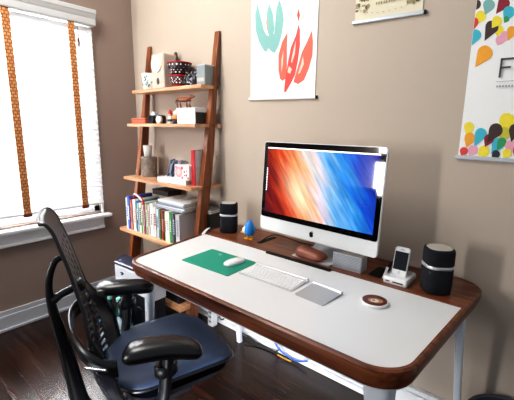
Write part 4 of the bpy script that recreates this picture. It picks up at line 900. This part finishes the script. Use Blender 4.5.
# ================================================================== OFFICE CHAIR
ch = thing('office_chair', 'black mesh-backed swivel office chair pulled up to the desk', 'chair', (.35, -.17, 0), math.radians(-15))
frm = mat('chair_graphite', '17181D', .32, spec=.6); padm = mat('arm_pad_black', '121217', .28, spec=.7, bump=.08, bscale=300)
seatm = mat('seat_cloth', '31405C', .62, bump=.35, bscale=500, sheen=1); shellm = mat('back_shell', '1B1E28', .33, spec=.6)
# seat cushion
def srr(w, d, r, cx, cy, z0, dip=0):
    out = []
    for x, y in rrect(w, d, r, 8, cx, cy):
        fr = max(0, (y - .20) / .16); z = z0 - .035 * fr * fr - dip
        out.append((x, y, z))
    return out
b = MB(); SX = -.058; SY = .116
b.loops([srr(.35, .39, .10, SX, SY, .430), srr(.405, .445, .10, SX, SY, .436), srr(.430, .470, .10, SX, SY, .446), srr(.426, .466, .10, SX, SY, .460), srr(.405, .44, .10, SX, SY, .470), srr(.34, .35, .10, SX, SY, .472), srr(.20, .2, .06, SX, SY, .465), srr(.05, .05, .02, SX, SY, .462)])
b.build('seat', seatm, ch)
b = MB(); b.loops([srr(.434, .474, .10, SX, SY, .441), srr(.442, .482, .10, SX, SY, .447), srr(.434, .474, .10, SX, SY, .453)]); b.build('seat_trim', frm, ch)
b = MB(); b.loops([srr(.30, .30, .06, -.03, .10, .36), srr(.36, .36, .08, -.03, .10, .385), srr(.40, .40, .09, -.03, .11, .42)]); b.build('seat_pan', frm, ch)
# backrest: perforated sheet. profile (y,z), half width
BP = [(-.150, .385, .12), (-.165, .44, .175), (-.180, .50, .210), (-.190, .57, .226), (-.188, .65, .228), (-.190, .73, .220), (-.200, .80, .206), (-.216, .87, .188), (-.232, .94, .168), (-.250, 1.00, .148), (-.264, 1.045, .132), (-.282, 1.072, .118), (-.297, 1.074, .108)]
def smoothrow(k, n=5):
    P = [(a, b_, c) for a, b_, c in BP]
    return catmull(P, n)
rowsP = smoothrow(0)
XC = -.012; nx = 26; vs = []; fs = []
for (y, z, hw) in rowsP:
    up_ = max(0, min(1, (z - .42) / .3)) * (1 - max(0, min(1, (z - .95) / .12)))
    for i in range(nx + 1):
        u = -1 + 2 * i / nx; vs.append((XC + u * hw, y + (.008 + .085 * max(0, min(1, (.74 - z) / .17))) * abs(u) ** 2.0 - (.13 + .10 * max(0, min(1, (.80 - z) / .24))) * u * hw, z + .0))
W_ = nx + 1
rn = random.Random(4)
for j in range(len(rowsP) - 1):
    z = (rowsP[j][1] + rowsP[j + 1][1]) / 2
    for i in range(nx):
        u = -1 + 2 * (i + .5) / nx
        hole = abs(u) < .84 and .41 < z < .98 and ((i + (j // 1) * 2) % 4 in (0, 1)) and (j % 2 == 0)
        if hole and z > .78 and (i % 2): hole = False
        if not hole: fs.append((j * W_ + i, j * W_ + i + 1, (j + 1) * W_ + i + 1, (j + 1) * W_ + i))
b = MB(); b.add(vs, fs, None, True); b.build('backrest', shellm, ch, solid=.005)
# edge band round the back sheet
edge = [vs[j * W_] for j in range(len(rowsP))] + [vs[(len(rowsP) - 1) * W_ + i] for i in range(2, nx - 1, 2)] + [vs[j * W_ + nx] for j in reversed(range(len(rowsP)))]
b = MB(); b.tube(edge, .0055, n=8); b.build('edge_band', frm, ch)
# spine: curved loop behind the back
sp = catmull([(XC, -.246, .930), (XC, -.268, .915), (XC, -.286, .865), (XC, -.290, .80), (XC, -.278, .70), (XC, -.258, .58), (XC, -.242, .46), (XC, -.222, .36), (XC, -.15, .295), (XC, .02, .31)], 6)
b = MB(); n_ = len(sp); b.tube(sp, [.011 + .019 * min(1, max(0, (k - 16) / 24)) for k in range(n_)], n=12, flat=.8, up=(1, 0, 0)); b.build('spine', frm, ch)
b = MB(); b.tube([(XC, -.284, .785), (XC, -.26, .80), (XC, -.205, .820)], [.016, .013, .012], n=12); b.lathe([(.010, -.018), (.022, -.012), (.022, .012), (.010, .018)], n=16, M=Matrix.Translation((XC, -.202, .822)) @ Matrix.Rotation(PI / 2, 4, 'Y')); b.build('upper_yoke', frm, ch)
# lumbar band: wide curved strap behind the sheet
lb = catmull([(-.236, -.075, .650), (-.224, -.125, .66), (-.15, -.195, .675), (-.04, -.232, .685), (.08, -.240, .675), (.165, -.222, .658), (.222, -.175, .635), (.235, -.145, .625)], 6)
b = MB(); vs = []; fs = []
for k, p in enumerate(lb):
    for dz in (-.028, .028): vs.append((p[0], p[1] + (0 if dz < 0 else -.004), p[2] + dz))
for k in range(len(lb) - 1): fs.append((2 * k, 2 * k + 1, 2 * k + 3, 2 * k + 2))
b.add(vs, fs, None, True); b.build('lumbar_band', frm, ch, solid=.008)
lm = mat('lumbar_metal', 'B8BEC8', .25, metal=.8)
b = MB(); b.tube([(.170, -.225, .622), (.232, -.178, .632)], .006, n=8); b.build('lumbar_lever', lm, ch); b = MB(); b.tube([(-.245, -.09, .645), (-.215, -.14, .655)], .006, n=8); b.build('lumbar_lever', lm, ch)
# arms
for sx, yc, ang in ((-1, .0125, math.radians(-22)), (1, -.008, math.radians(-24))):
    cx_ = .262 * sx
    PMx = Matrix.Translation((cx_ - .002, yc - .002, .668)) @ Matrix.Rotation(ang, 4, 'Z')
    b = MB(); rings = []
    for z, s in ((-.030, .55), (-.025, .82), (-.010, 1.0), (.004, .98), (.015, .82), (.022, .52), (.0235, .2)):
        rr = []
        for j in range(32):
            a = 2 * PI * j / 32; c_, s_ = math.cos(a), math.sin(a)
            y = .124 * math.copysign(abs(s_) ** .75, s_) * (s ** .35 if s > .3 else .5); wdt = .052 - .010 * (y / .13) - .004 * math.cos(y / .13 * PI)
            x = wdt * s * math.copysign(abs(c_) ** .75, c_)
            zz = z - .050 * (max(0, (y + .01) / .13)) ** 2 * .35 - .010 * max(0, (-y - .05) / .08) ** 2
            rr.append((x + .016 * (y / .13) ** 2 * sx, y, zz))
        rings.append(rr)
    b.loops(rings, None, True, True, True, PMx); pad = b.build('armrest_pad', padm, ch)
    b = MB()
    path = [(cx_ * .99, yc + .01, .642), (cx_ * 1.0, yc + .005, .60), (cx_ * .99, yc - .005, .50), (cx_ * .94, yc - .02, .43), (cx_ * .75, yc - .01, .385), (cx_ * .35, yc + .02, .375)]
    rings = []
    pth = catmull(path, 4)
    b.tube(pth, [.032 - .007 * min(1, k / 8) for k in range(len(pth))], n=14, flat=.55 if 0 else .75, up=(0, 1, 0)); b.build('arm_post', frm, ch)
    b = MB(); b.lathe([(.030, .565), (.034, .572), (.034, .60), (.030, .606)], n=16, c=(cx_, yc + .004), sx=.8, sy=1.15); b.build('height_collar', frm, ch)
# tilt mechanism, column, star base, casters
b = MB(); b.prism(rrect(.17, .26, .04, 5, -.015, .06), .30, .372); b.build('tilt_mechanism', frm, ch, bevel=.012, seg=3)
b = MB(); b.lathe([(.030, .07), (.030, .20), (.020, .205), (.020, .31)], n=20, c=(-.015, .06)); b.build('gas_column', mat('column_dark', '202228', .3, metal=.4), ch)
for k in range(5):
    a = math.radians(18 + 72 * k); dx, dy = math.cos(a), math.sin(a); c0 = Vector((-.015, .06, 0))
    b = MB(); b.tube([c0 + Vector((dx * .02, dy * .02, .105)), c0 + Vector((dx * .12, dy * .12, .098)), c0 + Vector((dx * .30, dy * .30, .075))], [.030, .024, .015], n=10, flat=.8); lg = b.build('base_arm', frm, ch)
    b = MB(); w = c0 + Vector((dx * .31, dy * .31, .030))
    for s in (-1, 1):
        M = Matrix.Translation(w) @ Matrix.Rotation(a + .9, 4, 'Z') @ Matrix.Translation((0, s * .014, 0)) @ Matrix.Rotation(PI / 2, 4, 'X')
        b.lathe([(.010, -.009), (.027, -.009), (.030, -.006), (.030, .006), (.027, .009), (.010, .009)], n=20, M=M)
    b.tube([w + Vector((-dx * .006, -dy * .006, 0)), w + Vector((-dx * .008, -dy * .008, .05))], .008, n=8); b.build('caster', blackm, lg)

# ================================================================== LIGHT
w = bpy.data.worlds.new('sky'); S.world = w; w.use_nodes = True
nt = w.node_tree; bg = nt.nodes['Background']; bg.inputs['Color'].default_value = (.90, .94, 1, 1); bg.inputs['Strength'].default_value = .23
def area(name, loc, target, sx, sy, power, color=(1, 1, 1), spread=None):
    l = bpy.data.lights.new(name, 'AREA'); l.shape = 'RECTANGLE'; l.size = sx; l.size_y = sy; l.energy = power; l.color = color
    if spread: l.spread = spread
    o = bpy.data.objects.new(name, l); COL.objects.link(o); o.location = loc
    o.rotation_euler = (Vector(target) - Vector(loc)).to_track_quat('-Z', 'Y').to_euler(); return o
area('daylight_outside_window', (XL - .45, -.2, 1.45), (1, -.2, 1.35), 1.9, 1.8, 400, (.95, .98, 1))
area('left_window_daylight', (XL + .10, -3.38, 1.78), (.2, .6, .9), .42, .52, 34, (1, .98, .95))
area('left_window_daylight', (XL + .10, -3.38, 1.12), (.2, .6, .9), .42, .52, 30, (1, .98, .95))
area('overhead_fill', (-.35, -.45, 2.7), (.1, .7, 1.1), .9, .9, 27, (1, .96, .90))  # added overhead fill to brighten the back wall, not a real skylight
area('low_fill', (.85, -.75, .30), (.25, .8, .06), .5, .2, 5, (.96, .97, 1), math.radians(75))  # added fill lamp near the floor, brightens the baseboard under the desk

# ================================================================== CAMERA
cam = bpy.data.cameras.new('camera'); co = bpy.data.objects.new('camera', cam); COL.objects.link(co); S.camera = co
cam.sensor_fit = 'HORIZONTAL'; cam.sensor_width = 36; cam.lens = 362.5 / 514 * 36; cam.clip_start = .02
yaw, pitch, roll = .699, .197, .013
fwd = Vector((-math.sin(yaw) * math.cos(pitch), math.cos(yaw) * math.cos(pitch), -math.sin(pitch)))
r0 = Vector((math.cos(yaw), math.sin(yaw), 0)); u0 = r0.cross(fwd)
r1 = r0 * math.cos(roll) + u0 * math.sin(roll); u1 = u0 * math.cos(roll) - r0 * math.sin(roll)
co.matrix_world = Matrix(((r1.x, u1.x, -fwd.x, 1.497), (r1.y, u1.y, -fwd.y, -.859), (r1.z, u1.z, -fwd.z, 1.357), (0, 0, 0, 1)))
S.view_settings.view_transform = 'Standard'; S.view_settings.look = 'Medium High Contrast'; S.view_settings.exposure = .25; S.view_settings.gamma = 1
S.cycles.max_bounces = 10; S.cycles.use_denoising = True
